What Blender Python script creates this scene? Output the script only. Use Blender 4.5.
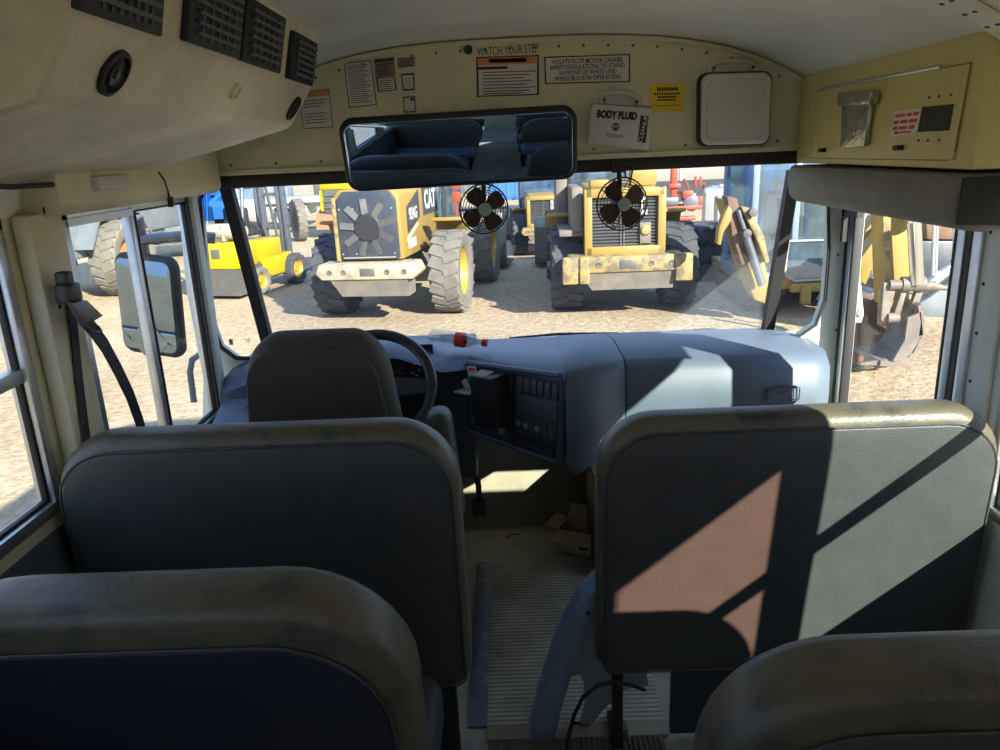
import bpy, bmesh, math, random
from mathutils import Vector, Matrix, Euler
random.seed(7)
for o in list(bpy.data.objects): bpy.data.objects.remove(o, do_unlink=True)
scene = bpy.context.scene
COL = scene.collection
R = math.radians

# ---------------- camera ----------------
F = 760.0
EYE = Vector((0.0, 0.0, 1.70))
PITCH, YAW, ROLL = R(16.46), R(1.09), math.atan(0.045)
_f = Vector((-math.sin(YAW)*math.cos(PITCH), math.cos(YAW)*math.cos(PITCH), -math.sin(PITCH)))
_r = Vector((math.cos(YAW), math.sin(YAW), 0))
_u = _r.cross(_f)
CR = _r*math.cos(ROLL) - _u*math.sin(ROLL)
CU = _u*math.cos(ROLL) + _r*math.sin(ROLL)
cam = bpy.data.cameras.new('camera'); camo = bpy.data.objects.new('camera', cam); COL.objects.link(camo)
cam.sensor_width = 36.0; cam.lens = F*36.0/1000.0; cam.clip_start = 0.02; cam.clip_end = 500
M = Matrix((CR, CU, -_f)).transposed().to_4x4(); M.translation = EYE
camo.matrix_world = M
scene.camera = camo

# ---------------- light ----------------
scene.view_settings.view_transform = 'Standard'; scene.view_settings.look = 'None'
scene.view_settings.gamma = 1.0; scene.view_settings.exposure = 1.38
scene.view_settings.use_curve_mapping = False
w = bpy.data.worlds.new('sky'); scene.world = w; w.use_nodes = True
nt = w.node_tree; bg = nt.nodes['Background']
tc = nt.nodes.new('ShaderNodeTexCoord'); sx = nt.nodes.new('ShaderNodeSeparateXYZ'); rp = nt.nodes.new('ShaderNodeValToRGB')
rp.color_ramp.elements[0].position = 0.0; rp.color_ramp.elements[0].color = (0.54, 0.70, 1.0, 1)
rp.color_ramp.elements[1].position = 0.6; rp.color_ramp.elements[1].color = (0.36, 0.55, 0.92, 1)
nt.links.new(tc.outputs['Generated'], sx.inputs[0]); nt.links.new(sx.outputs['Z'], rp.inputs[0]); nt.links.new(rp.outputs[0], bg.inputs[0])
bg.inputs[1].default_value = 0.78
LDIR = Vector((-1.0, 1.4, -0.86)).normalized()
sun = bpy.data.lights.new('sun', 'SUN'); sun.energy = 7.2; sun.angle = R(0.6); sun.color = (1.0, 0.94, 0.84)
suno = bpy.data.objects.new('sun', sun); COL.objects.link(suno)
suno.rotation_euler = LDIR.to_track_quat('-Z', 'Y').to_euler()

# ---------------- materials ----------------
def mat(name, col, rough=0.6, metal=0.0, var=0.0, scale=8.0, bump=0.0, bscale=60.0, col2=None, thr=None, spec=0.5, coat=0.0):
    m = bpy.data.materials.new(name); m.use_nodes = True
    n = m.node_tree; b = n.nodes['Principled BSDF']
    b.inputs['Base Color'].default_value = (*col, 1); b.inputs['Roughness'].default_value = rough
    b.inputs['Metallic'].default_value = metal; b.inputs['Specular IOR Level'].default_value = spec
    if coat: b.inputs['Coat Weight'].default_value = coat
    if var or col2 or bump:
        t = n.nodes.new('ShaderNodeTexCoord')
    if var or col2:
        ns = n.nodes.new('ShaderNodeTexNoise'); ns.inputs['Scale'].default_value = scale; ns.inputs['Detail'].default_value = 6
        ns.inputs['Roughness'].default_value = 0.65
        cr = n.nodes.new('ShaderNodeValToRGB')
        if col2:
            a, c = thr or (0.42, 0.62)
            cr.color_ramp.elements[0].color = (*col, 1); cr.color_ramp.elements[1].color = (*col2, 1)
            cr.color_ramp.elements[0].position = a; cr.color_ramp.elements[1].position = c
        else:
            cr.color_ramp.elements[0].color = (*[x*(1-var) for x in col], 1)
            cr.color_ramp.elements[1].color = (*[min(1, x*(1+var)) for x in col], 1)
            cr.color_ramp.elements[0].position = 0.3; cr.color_ramp.elements[1].position = 0.7
        n.links.new(t.outputs['Object'], ns.inputs['Vector']); n.links.new(ns.outputs['Fac'], cr.inputs[0])
        n.links.new(cr.outputs[0], b.inputs['Base Color'])
    if bump:
        n2 = n.nodes.new('ShaderNodeTexNoise'); n2.inputs['Scale'].default_value = bscale; n2.inputs['Detail'].default_value = 4
        bp = n.nodes.new('ShaderNodeBump'); bp.inputs['Strength'].default_value = bump; bp.inputs['Distance'].default_value = 0.01
        n.links.new(t.outputs['Object'], n2.inputs['Vector']); n.links.new(n2.outputs['Fac'], bp.inputs['Height'])
        n.links.new(bp.outputs[0], b.inputs['Normal'])
    return m
def glass(name, tint=(1, 1, 1), refl=0.06, dust=0.0, dustcol=(0.8, 0.78, 0.72)):
    m = bpy.data.materials.new(name); m.use_nodes = True; n = m.node_tree; n.nodes.clear()
    out = n.nodes.new('ShaderNodeOutputMaterial'); tr = n.nodes.new('ShaderNodeBsdfTransparent'); tr.inputs[0].default_value = (*tint, 1)
    gl = n.nodes.new('ShaderNodeBsdfGlossy'); gl.inputs['Roughness'].default_value = 0.02
    mx = n.nodes.new('ShaderNodeMixShader'); mx.inputs[0].default_value = refl
    n.links.new(tr.outputs[0], mx.inputs[1]); n.links.new(gl.outputs[0], mx.inputs[2]); last = mx
    if dust:
        df = n.nodes.new('ShaderNodeBsdfDiffuse'); df.inputs[0].default_value = (*dustcol, 1)
        m2 = n.nodes.new('ShaderNodeMixShader'); ns = n.nodes.new('ShaderNodeTexNoise'); ns.inputs['Scale'].default_value = 3; ns.inputs['Detail'].default_value = 8
        t = n.nodes.new('ShaderNodeTexCoord'); mr = n.nodes.new('ShaderNodeMapRange')
        mr.inputs['From Min'].default_value = 0.3; mr.inputs['From Max'].default_value = 0.7; mr.inputs['To Min'].default_value = dust*0.4; mr.inputs['To Max'].default_value = dust*1.5
        n.links.new(t.outputs['Object'], ns.inputs['Vector']); n.links.new(ns.outputs['Fac'], mr.inputs['Value']); n.links.new(mr.outputs[0], m2.inputs[0])
        n.links.new(last.outputs[0], m2.inputs[1]); n.links.new(df.outputs[0], m2.inputs[2]); last = m2
    n.links.new(last.outputs[0], out.inputs[0])
    return m
MT = dict(
 cream=mat('cream_panel', (0.68, 0.65, 0.44), 0.5, var=0.10, scale=5, bump=0.05, bscale=20),
 ceil=mat('ceiling_paint', (0.82, 0.83, 0.72), 0.5, var=0.08, scale=3),
 box_cream=mat('yellowed_panel', (0.62, 0.54, 0.22), 0.45, var=0.08, scale=5),
 wallgrey=mat('grey_wall_panel', (0.10, 0.12, 0.14), 0.6, var=0.15, scale=9),
 pillar=mat('pillar_paint', (0.66, 0.71, 0.62), 0.5, var=0.08, scale=6),
 ac=mat('evaporator_shell', (0.85, 0.79, 0.58), 0.45, scale=3, col2=(0.50, 0.46, 0.35), thr=(0.40, 0.75), bump=0.12, bscale=90),
 alu=mat('aluminium', (0.55, 0.57, 0.58), 0.35, 0.8, var=0.15, scale=12),
 black=mat('black_rubber', (0.015, 0.015, 0.016), 0.6),
 blackp=mat('black_plastic', (0.02, 0.021, 0.023), 0.4),
 vinyl=mat('grey_vinyl', (0.052, 0.055, 0.056), 0.5, var=0.12, scale=14, bump=0.15, bscale=220),
 vinylb=mat('worn_vinyl_band', (0.110, 0.094, 0.060), 0.42, scale=9, col2=(0.035, 0.037, 0.042), thr=(0.50, 0.70), bump=0.12, bscale=160),
 vinyld=mat('blue_vinyl', (0.011, 0.015, 0.030), 0.5, var=0.15, scale=12, bump=0.12, bscale=200),
 vinylblue=mat('light_blue_vinyl', (0.13, 0.20, 0.30), 0.5, var=0.15, scale=6, bump=0.1, bscale=200),
 driver=mat('driver_fabric', (0.060, 0.054, 0.043), 0.75, var=0.1, scale=30, bump=0.2, bscale=300),
 driverside=mat('driver_piping', (0.11, 0.10, 0.08), 0.6, var=0.1, scale=20),
 dash=mat('dash_plastic', (0.052, 0.078, 0.125), 0.42, var=0.12, scale=10, bump=0.08, bscale=300),
 cover=mat('engine_cover_plastic', (0.092, 0.122, 0.160), 0.5, var=0.10, scale=7, bump=0.06, bscale=250),
 dashd=mat('dark_dash', (0.035, 0.042, 0.055), 0.45, var=0.1, scale=20, bump=0.05, bscale=300),
 panel=mat('console_panel', (0.055, 0.065, 0.085), 0.45, var=0.1, scale=20),
 btn=mat('button', (0.09, 0.105, 0.13), 0.4),
 white=mat('white_plastic', (0.60, 0.60, 0.54), 0.4, var=0.05, scale=5),
 paper=mat('paper', (0.68, 0.66, 0.58), 0.7),
 ink=mat('ink', (0.03, 0.03, 0.03), 0.7),
 brownpaper=mat('brown_sticker', (0.28, 0.20, 0.15), 0.7),
 orange=mat('orange_print', (0.68, 0.24, 0.10), 0.6),
 yellow_s=mat('yellow_sticker', (0.80, 0.58, 0.03), 0.6),
 red=mat('red_print', (0.6, 0.04, 0.03), 0.5),
 green_b=mat('battery_band', (0.70, 0.65, 0.55), 0.5),
 foil=mat('foil_pouch', (0.42, 0.42, 0.36), 0.22, 0.7, var=0.3, scale=30, bump=0.4, bscale=40),
 pad=mat('door_header_pad', (0.19, 0.185, 0.15), 0.65, var=0.15, scale=12, bump=0.2, bscale=180),
 floor=mat('dirty_floor', (0.42, 0.40, 0.33), 0.7, scale=6, col2=(0.20, 0.20, 0.185), thr=(0.45, 0.75), bump=0.1, bscale=60),
 strip=mat('floor_trim', (0.10, 0.13, 0.19), 0.5, scale=14, col2=(0.25, 0.26, 0.26), thr=(0.5, 0.7)),
 firewall=mat('firewall_mat', (0.30, 0.27, 0.19), 0.75, var=0.15, scale=8, bump=0.1, bscale=80),
 card=mat('cardboard', (0.66, 0.50, 0.30), 0.8, var=0.08, scale=10),
 steelblue=mat('painted_leg_steel', (0.22, 0.30, 0.46), 0.38, 0.3, var=0.15, scale=10),
 steelgrey=mat('grey_leg_plate', (0.36, 0.40, 0.48), 0.5, 0.3, var=0.2, scale=12),
 chrome=mat('chrome', (0.75, 0.76, 0.78), 0.12, 1.0),
 blade=mat('fan_blade', (0.10, 0.055, 0.028), 0.35),
 teal=mat('motor_cap', (0.30, 0.36, 0.35), 0.4),
 mirror=mat('mirror_glass', (0.34, 0.50, 0.74), 0.02, 1.0),
 extmirror=mat('exterior_mirror_glass', (0.20, 0.27, 0.34), 0.03, 1.0),
 catyel=mat('machine_yellow', (0.42, 0.28, 0.06), 0.5, scale=2.5, col2=(0.37, 0.25, 0.07), thr=(0.45, 0.75), bump=0.05),
 catpale=mat('dusty_yellow', (0.46, 0.33, 0.11), 0.7, scale=7, col2=(0.22, 0.17, 0.11), thr=(0.46, 0.58)),
 duststeel=mat('dusty_steel', (0.27, 0.23, 0.17), 0.75, scale=4, col2=(0.15, 0.14, 0.13), thr=(0.4, 0.7)),
 darkmach=mat('dark_machine_panel', (0.05, 0.062, 0.082), 0.4, scale=5, col2=(0.11, 0.115, 0.12), thr=(0.5, 0.8)),
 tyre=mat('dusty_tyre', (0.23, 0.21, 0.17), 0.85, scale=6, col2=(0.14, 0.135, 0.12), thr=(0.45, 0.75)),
 tyredk=mat('dark_tyre', (0.06, 0.066, 0.08), 0.8, scale=6, col2=(0.10, 0.10, 0.10), thr=(0.45, 0.75)),  # dark rubber; also carries the shade on the near loaders' wheels
 rimyel=mat('yellow_rim', (0.50, 0.35, 0.04), 0.5, var=0.1, scale=6),
 rimor=mat('orange_rim', (0.50, 0.24, 0.06), 0.5, var=0.1),
 forkyel=mat('forklift_yellow', (0.56, 0.42, 0.0), 0.4, var=0.05),
 greyiron=mat('grey_iron', (0.12, 0.12, 0.115), 0.6, scale=3, col2=(0.20, 0.19, 0.16), thr=(0.5, 0.7)),
 cwcream=mat('cream_counterweight', (0.36, 0.30, 0.20), 0.7, scale=5, col2=(0.22, 0.18, 0.12), thr=(0.45, 0.65)),
 tank=mat('propane_tank', (0.42, 0.40, 0.32), 0.4),
 steel=mat('mast_steel', (0.13, 0.14, 0.16), 0.4, 0.5),
 bluecar=mat('blue_car_paint', (0.10, 0.26, 0.60), 0.25, coat=0.5),
 blue=mat('blue_paint', (0.06, 0.22, 0.60), 0.4),
 ltblue=mat('pale_blue_paint', (0.24, 0.34, 0.45), 0.4, var=0.08),
 whitecar=mat('white_vehicle_paint', (0.50, 0.51, 0.50), 0.35, var=0.04),
 redm=mat('red_machine_paint', (0.50, 0.075, 0.03), 0.5, var=0.12, scale=3),
 rust=mat('rusty_steel', (0.19, 0.10, 0.065), 0.85, scale=4, col2=(0.26, 0.18, 0.13), thr=(0.4, 0.7)),
 mud=mat('reddish_mud', (0.40, 0.22, 0.12), 0.95, bump=0.5, bscale=4),
 bucket=mat('bucket_steel', (0.17, 0.14, 0.125), 0.55, scale=6, col2=(0.30, 0.26, 0.21), thr=(0.4, 0.7)),
 conc=mat('concrete', (0.36, 0.34, 0.30), 0.9, var=0.1, scale=2),
 greytrail=mat('grey_trailer', (0.17, 0.20, 0.22), 0.6, var=0.15, scale=3),
 mint=mat('mint_handle', (0.50, 0.64, 0.56), 0.5),
 glass=glass('clear_glass', (0.97, 0.98, 0.97), 0.03),
 wsglass=glass('windshield_glass', (0.95, 0.97, 0.98), 0.035, 0.04, (0.50, 0.58, 0.70)),
 bluetop=glass('blue_tint_band', (0.25, 0.55, 1.0), 0.04),
 bronze=glass('bronze_tinted_glass', (1.0, 0.78, 0.69), 0.04),
 sglass=glass('dimming_glass', (0.86, 0.90, 0.88), 0.04),  # nearly clear; tint set to dim the sun patch it casts
 mglass=glass('machine_glass', (0.55, 0.68, 0.76), 0.14, 0.07, (0.45, 0.55, 0.62)),
 bottle=glass('bottle_glass', (0.86, 0.89, 0.88), 0.25),
)
for _n in ('catyel', 'catpale', 'duststeel', 'darkmach', 'tyre', 'tyredk', 'rimyel', 'rimor', 'forkyel', 'greyiron', 'tank', 'bluecar', 'blue', 'ltblue', 'whitecar', 'redm', 'rust', 'mud', 'bucket', 'conc', 'greytrail'):
    _t = MT[_n].node_tree; _k = 0.62
    for _e in [n for n in _t.nodes if n.type == 'VALTORGB']:
        for _c in _e.color_ramp.elements: _c.color = (_c.color[0]*_k, _c.color[1]*_k, _c.color[2]*_k, 1)
    _b = _t.nodes['Principled BSDF'].inputs['Base Color']; _b.default_value = (*[x*_k for x in _b.default_value[:3]], 1)
# ground gravel
def ground_mat():
    m = mat('gravel', (0.66, 0.53, 0.36), 0.95); n = m.node_tree; b = n.nodes['Principled BSDF']
    b.inputs['Specular IOR Level'].default_value = 0.1
    t = n.nodes.new('ShaderNodeTexCoord')
    def noise(s, d=6):
        x = n.nodes.new('ShaderNodeTexNoise'); x.inputs['Scale'].default_value = s; x.inputs['Detail'].default_value = d; x.inputs['Roughness'].default_value = 0.7
        n.links.new(t.outputs['Object'], x.inputs['Vector']); return x
    a = noise(0.35); c = noise(9, 8)
    r1 = n.nodes.new('ShaderNodeValToRGB'); r1.color_ramp.elements[0].position = .35; r1.color_ramp.elements[1].position = .68
    r1.color_ramp.elements[0].color = (0.42, 0.32, 0.205, 1); r1.color_ramp.elements[1].color = (0.55, 0.445, 0.30, 1)
    r2 = n.nodes.new('ShaderNodeValToRGB'); r2.color_ramp.elements[0].position = .34; r2.color_ramp.elements[1].position = .62
    r2.color_ramp.elements[0].color = (0.45, 0.43, 0.41, 1); r2.color_ramp.elements[1].color = (1, 1, 1, 1)
    mx = n.nodes.new('ShaderNodeMix'); mx.data_type = 'RGBA'; mx.blend_type = 'MULTIPLY'; mx.inputs[0].default_value = 0.8
    n.links.new(a.outputs['Fac'], r1.inputs[0]); n.links.new(c.outputs['Fac'], r2.inputs[0])
    n.links.new(r1.outputs[0], mx.inputs[6]); n.links.new(r2.outputs[0], mx.inputs[7]); n.links.new(mx.outputs[2], b.inputs['Base Color'])
    bp = n.nodes.new('ShaderNodeBump'); bp.inputs['Strength'].default_value = 0.8; bp.inputs['Distance'].default_value = 0.08
    n.links.new(c.outputs['Fac'], bp.inputs['Height']); n.links.new(bp.outputs[0], b.inputs['Normal'])
    return m
MT['ground'] = ground_mat()
def rib_mat():
    m = mat('ribbed_mat', (0.30, 0.28, 0.21), 0.7); n = m.node_tree; b = n.nodes['Principled BSDF']
    t = n.nodes.new('ShaderNodeTexCoord'); wv = n.nodes.new('ShaderNodeTexWave'); wv.bands_direction = 'Y'; wv.inputs['Scale'].default_value = 16; wv.inputs['Distortion'].default_value = 0.3
    ns = n.nodes.new('ShaderNodeTexNoise'); ns.inputs['Scale'].default_value = 5; ns.inputs['Detail'].default_value = 8
    cr = n.nodes.new('ShaderNodeValToRGB'); cr.color_ramp.elements[0].color = (0.30, 0.285, 0.24, 1); cr.color_ramp.elements[1].color = (0.70, 0.65, 0.50, 1)
    cr2 = n.nodes.new('ShaderNodeValToRGB'); cr2.color_ramp.elements[0].position = .35; cr2.color_ramp.elements[0].color = (0.5, 0.5, 0.52, 1); cr2.color_ramp.elements[1].position = .65
    mx = n.nodes.new('ShaderNodeMix'); mx.data_type = 'RGBA'; mx.blend_type = 'MULTIPLY'; mx.inputs[0].default_value = 0.8
    bp = n.nodes.new('ShaderNodeBump'); bp.inputs['Strength'].default_value = 0.6; bp.inputs['Distance'].default_value = 0.004
    L = n.links.new
    L(t.outputs['Object'], wv.inputs['Vector']); L(t.outputs['Object'], ns.inputs['Vector']); L(wv.outputs['Fac'], cr.inputs[0]); L(ns.outputs['Fac'], cr2.inputs[0])
    L(cr.outputs[0], mx.inputs[6]); L(cr2.outputs[0], mx.inputs[7]); L(mx.outputs[2], b.inputs['Base Color']); L(wv.outputs['Fac'], bp.inputs['Height']); L(bp.outputs[0], b.inputs['Normal'])
    return m
MT['rib'] = rib_mat()

# ---------------- geometry helpers ----------------
def ray(x, y): return CR*((x-500)/F) + CU*((375-y)/F) + _f
def AY(x, y, Y): d = ray(x, y); return EYE + d*(Y/d.y)
def AX(x, y, X): d = ray(x, y); return EYE + d*(X/d.x)
def AZ(x, y, Z): d = ray(x, y); return EYE + d*((Z-EYE.z)/d.z)
GZ = -0.95
V = Vector
class MB:
    def __init__(s): s.v = []; s.f = []
    def add(s, verts, faces, Mx=None):
        k = len(s.v); s.v += [(Mx @ V(p)) if Mx else V(p) for p in verts]; s.f += [tuple(i+k for i in f) for f in faces]; return s
    def addbm(s, bm, Mx=None):
        bm.verts.index_update(); s.add([v.co.copy() for v in bm.verts], [[v.index for v in f.verts] for f in bm.faces], Mx); bm.free(); return s
    def box(s, c, d, rot=None, bev=0.0, seg=2, Mx=None):
        bm = bmesh.new(); bmesh.ops.create_cube(bm, size=1.0); bmesh.ops.scale(bm, vec=V(d), verts=bm.verts)
        if bev: bmesh.ops.bevel(bm, geom=list(bm.edges), offset=min(bev, min(d)*0.49), segments=seg, affect='EDGES', profile=0.5)
        T = Matrix.Translation(V(c)) @ (rot.to_4x4() if rot else Matrix())
        return s.addbm(bm, (Mx @ T) if Mx else T)
    def bx(s, x0, x1, y0, y1, z0, z1, bev=0.0, Mx=None): return s.box(((x0+x1)/2, (y0+y1)/2, (z0+z1)/2), (abs(x1-x0), abs(y1-y0), abs(z1-z0)), None, bev, 2, Mx)
    def prism(s, pts, d, bev=0.0, Mx=None):
        pts = [V(p) for p in pts]; n = len(pts); d = V(d)
        bm = bmesh.new(); a = [bm.verts.new(p) for p in pts]; b = [bm.verts.new(p+d) for p in pts]
        bm.faces.new(a); bm.faces.new(b[::-1])
        for i in range(n): bm.faces.new((a[i], a[(i+1) % n], b[(i+1) % n], b[i]))
        bmesh.ops.recalc_face_normals(bm, faces=bm.faces)
        if bev: bmesh.ops.bevel(bm, geom=list(bm.edges), offset=bev, segments=2, affect='EDGES', profile=0.5)
        return s.addbm(bm, Mx)
    def tube(s, pts, r, seg=8, closed=False, Mx=None):
        pts = [V(p) for p in pts]; n = len(pts); rs = r if isinstance(r, (list, tuple)) else [r]*n
        vs, fs = [], []; up = None
        for i, p in enumerate(pts):
            if closed: t = pts[(i+1) % n]-pts[i-1]
            else: t = pts[min(i+1, n-1)]-pts[max(i-1, 0)]
            t.normalize()
            if up is None: up = t.orthogonal().normalized()
            up = (up - t*up.dot(t)); up = up.normalized() if up.length > 1e-6 else t.orthogonal().normalized()
            sd = t.cross(up)
            for k in range(seg):
                a = 2*math.pi*k/seg; vs.append(p+(up*math.cos(a)+sd*math.sin(a))*rs[i])
        m = n if closed else n-1
        for i in range(m):
            j = (i+1) % n
            for k in range(seg):
                l = (k+1) % seg; fs.append((i*seg+k, j*seg+k, j*seg+l, i*seg+l))
        if not closed: fs.append(tuple(range(seg))); fs.append(tuple((n-1)*seg+k for k in range(seg))[::-1])
        return s.add(vs, fs, Mx)
    def cyl(s, p0, p1, r, r1=None, seg=20, Mx=None): return s.tube([p0, p1], [r, r if r1 is None else r1], seg, False, Mx)
    def lathe(s, prof, seg=32, Mx=None):      # prof (r, h), axis local Z
        vs, fs = [], []; n = len(prof)
        for k in range(seg):
            a = 2*math.pi*k/seg
            for r, h in prof: vs.append((r*math.cos(a), r*math.sin(a), h))
        for k in range(seg):
            l = (k+1) % seg
            for i in range(n-1): fs.append((k*n+i, l*n+i, l*n+i+1, k*n+i+1))
        if prof[0][0] > 1e-5: fs.append(tuple(k*n for k in range(seg))[::-1])
        if prof[-1][0] > 1e-5: fs.append(tuple(k*n+n-1 for k in range(seg)))
        return s.add(vs, fs, Mx)
    def layers(s, rings, Mx=None):            # closed loft through rings of equal count, capped
        n = len(rings[0]); vs = [p for r in rings for p in r]; fs = []
        for i in range(len(rings)-1):
            for k in range(n):
                l = (k+1) % n; fs.append((i*n+k, i*n+l, (i+1)*n+l, (i+1)*n+k))
        fs.append(tuple(range(n))[::-1]); fs.append(tuple((len(rings)-1)*n+k for k in range(n)))
        return s.add(vs, fs, Mx)
    def pad(s, w, h, t, rt, rb, e, Mx, puff=0.0):   # rounded slab: x width, z height, y thickness
        def ring(ins, y):
            return [V((p[0], y, p[1])) for p in rrect(w-2*ins, h-2*ins, max(rt-ins, .004), max(rb-ins, .004))]
        rings = []
        if puff: rings += [ring(e+0.10, -t/2-puff), ring(e+0.04, -t/2-puff*.7)]
        for k in range(5):
            a = k/4*math.pi/2; rings.append(ring(e*(1-math.sin(a)), -t/2+e*(1-math.cos(a))))
        for k in range(5):
            a = (4-k)/4*math.pi/2; rings.append(ring(e*(1-math.sin(a)), t/2-e*(1-math.cos(a))))
        if puff: rings += [ring(e+0.04, t/2+puff*.7), ring(e+0.10, t/2+puff)]
        return s.layers(rings, Mx)
def rrect(w, h, rt, rb, n=8):
    out = []
    for cx, cz, r, a0 in ((w/2-rt, h/2-rt, rt, 0), (-w/2+rt, h/2-rt, rt, 90), (-w/2+rb, -h/2+rb, rb, 180), (w/2-rb, -h/2+rb, rb, 270)):
        for k in range(n+1):
            a = R(a0+90*k/n); out.append((cx+r*math.cos(a), cz+r*math.sin(a)))
    return out
WM = {}
def obj(name, mb, m, parent=None, local=False, smooth=35):
    me = bpy.data.meshes.new(name); vs = mb.v
    if parent is not None and not local:
        inv = WM[parent.name].inverted(); vs = [inv @ p for p in vs]
    me.from_pydata([tuple(p) for p in vs], [], mb.f); me.validate(); 
    bm = bmesh.new(); bm.from_mesh(me); bmesh.ops.recalc_face_normals(bm, faces=bm.faces); bm.to_mesh(me); bm.free()
    me.polygons.foreach_set('use_smooth', [True]*len(me.polygons))
    me.set_sharp_from_angle(angle=R(smooth))
    me.materials.append(MT[m] if isinstance(m, str) else m)
    o = bpy.data.objects.new(name, me); COL.objects.link(o)
    if parent is not None:
        o.parent = parent; WM[o.name] = WM[parent.name].copy()
    else:
        WM[o.name] = Matrix()
        if not local and mb.v:   # put the origin at the base of the thing
            lo = V([min(p[i] for p in mb.v) for i in range(3)]); hi = V([max(p[i] for p in mb.v) for i in range(3)])
            b = V(((lo.x+hi.x)/2, (lo.y+hi.y)/2, lo.z)); me.transform(Matrix.Translation(-b)); o.location = b; WM[o.name] = Matrix.Translation(b)
    return o
def tag(o, label, cat, group=None):
    o['label'] = label; o['category'] = cat
    if group: o['group'] = group
    return o
def thing(name, label, cat, loc, rotz=0.0, group=None):
    o = bpy.data.objects.new(name, None); COL.objects.link(o); o.empty_display_size = 0.05
    o.location = V(loc); o.rotation_euler = (0, 0, rotz); WM[o.name] = Matrix.Translation(V(loc)) @ Matrix.Rotation(rotz, 4, 'Z')
    return tag(o, label, cat, group)
def struct(name, mb, m, parent=None):
    o = obj(name, mb, m, parent)
    if parent is None: o['kind'] = 'structure'
    return o
class Face:                                    # a quad patch in space: u right, v down, n out of it
    def __init__(s, tl, tr, br, bl):
        s.c = [V(p) for p in (tl, tr, br, bl)]; s.n = (s.c[3]-s.c[0]).cross(s.c[1]-s.c[0]).normalized()
    def at(s, u, v, n=0.0):
        a = s.c[0].lerp(s.c[1], u); b = s.c[3].lerp(s.c[2], u); return a.lerp(b, v)+s.n*n
    def box(s, mb, u0, v0, u1, v1, n0, n1, bev=0):
        a = [s.at(u0, v0, n0), s.at(u1, v0, n0), s.at(u1, v1, n0), s.at(u0, v1, n0)]; return mb.prism(a, s.n*(n1-n0), bev)
    def mtx(s, u, v, n=0.0):                   # frame with X right, Y up, Z out
        X = (s.c[1]-s.c[0]).normalized(); Z = s.n; Y = Z.cross(X)
        m = Matrix((X, Y, Z)).transposed().to_4x4(); m.translation = s.at(u, v, n); return m
def textmb(txt, width, height, Mx, bold=0.0, align='CENTER', ext=0.0006):
    cu = bpy.data.curves.new('t', 'FONT'); cu.body = txt; cu.size = 1.0; cu.align_x = 'CENTER'; cu.align_y = 'CENTER'; cu.offset = bold; cu.resolution_u = 3
    to = bpy.data.objects.new('t', cu); COL.objects.link(to); dg = bpy.context.evaluated_depsgraph_get()
    me = bpy.data.meshes.new_from_object(to.evaluated_get(dg)); bpy.data.objects.remove(to)
    mb = MB()
    if not me.vertices: return mb
    xs = [v.co.x for v in me.vertices]; ys = [v.co.y for v in me.vertices]
    cx, cy = (min(xs)+max(xs))/2, (min(ys)+max(ys))/2; sxx = width/(max(xs)-min(xs)); syy = height/(max(ys)-min(ys))
    mb.add([((v.co.x-cx)*sxx, (v.co.y-cy)*syy, ext) for v in me.vertices], [tuple(p.vertices) for p in me.polygons], Mx)
    bpy.data.meshes.remove(me); return mb
def roofz(x):
    u = min(1.0, abs((x-0.07)/1.15)); return 1.62+0.44*(1-u**3)**0.6
# ================= SETTING =================
XL, XR = -1.08, 1.22
struct('ground', MB().add([(-90, -30, GZ), (90, -30, GZ), (90, 160, GZ), (-90, 160, GZ)], [(0, 1, 2, 3)]), 'ground')
mb = MB(); mb.bx(XL-.05, XR+.05, -3, 3.36, -.08, 0); struct('floor', mb, 'floor')
# roof skin: curved sheet with thickness
xs = [XL+i*(XR-XL)/48 for i in range(49)]
mb = MB(); prof = [(x, roofz(x)) for x in xs]; outp = [(x*1.03, z+.04) for x, z in prof][::-1]
mb.prism([(x, -3, z) for x, z in prof+outp], (0, 5.80, 0)); struct('ceiling', mb, 'ceil')
# roof bow with its row of rivets
for k, yb in enumerate((1.62, -0.1, -1.5)):
    mb = MB(); mb.prism([(x, yb, roofz(x)-.003) for x in xs]+[(x, yb, roofz(x)-.016) for x in xs][::-1], (0, .07, 0))
    t = struct('trim_%d' % (k+1), mb, 'ceil')
    if k == 0:
        rv = MB()
        for x in xs[2:-2:1]:
            for q in (.018, .052): rv.lathe([(0, -.004), (.005, -.003), (.006, 0)], 8, Matrix.Translation((x, yb+q, roofz(x)-.015)))
        obj('rivets', rv, 'duststeel', t)
# wall helper: solid pieces of a side wall
def wall(name, x0, x1, pieces, m):
    mb = MB()
    for (a, b, c, d) in pieces: mb.bx(x0, x1, a, b, c, d)
    return struct(name, mb, m)
wall('wall_left', XL-.05, XL, [(-3, 3.36, -.4, .80), (-3, 1.64, .80, .93), (-3, 3.0, 1.61, 1.70), (1.64, 1.86, .80, 1.61), (2.66, 2.70, .80, 1.61), (.80, .90, .93, 1.61), (.0, .1, .93, 1.61), (-.8, -.7, .93, 1.61), (-1.6, -1.5, .93, 1.61), (-3, -2.4, .93, 1.61)], 'cream')
mb = MB()
mb.bx(XL, XL+.006, -3, 1.62, 0.02, .90); struct('baseboard_left', mb, 'wallgrey')
wall('wall_right', XR, XR+.05, [(-3, 1.97, -.4, .73), (1.97, 2.77, -.4, .12), (2.77, 3.36, -.4, .86), (-3, 3.0, 1.60, 1.72), (1.83, 1.97, .73, 1.60), (2.77, 2.84, .86, 1.60), (.98, 1.03, .73, 1.60), (.33, .98, 1.46, 1.60), (-.95, .33, .73, 1.60), (-1.75, -1.6, .73, 1.6), (-3, -2.5, .73, 1.6)], 'pillar')  # unseen stretch without a window added to keep sun off the near seat
mb = MB()      # rear wall with emergency-door glass opening
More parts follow.
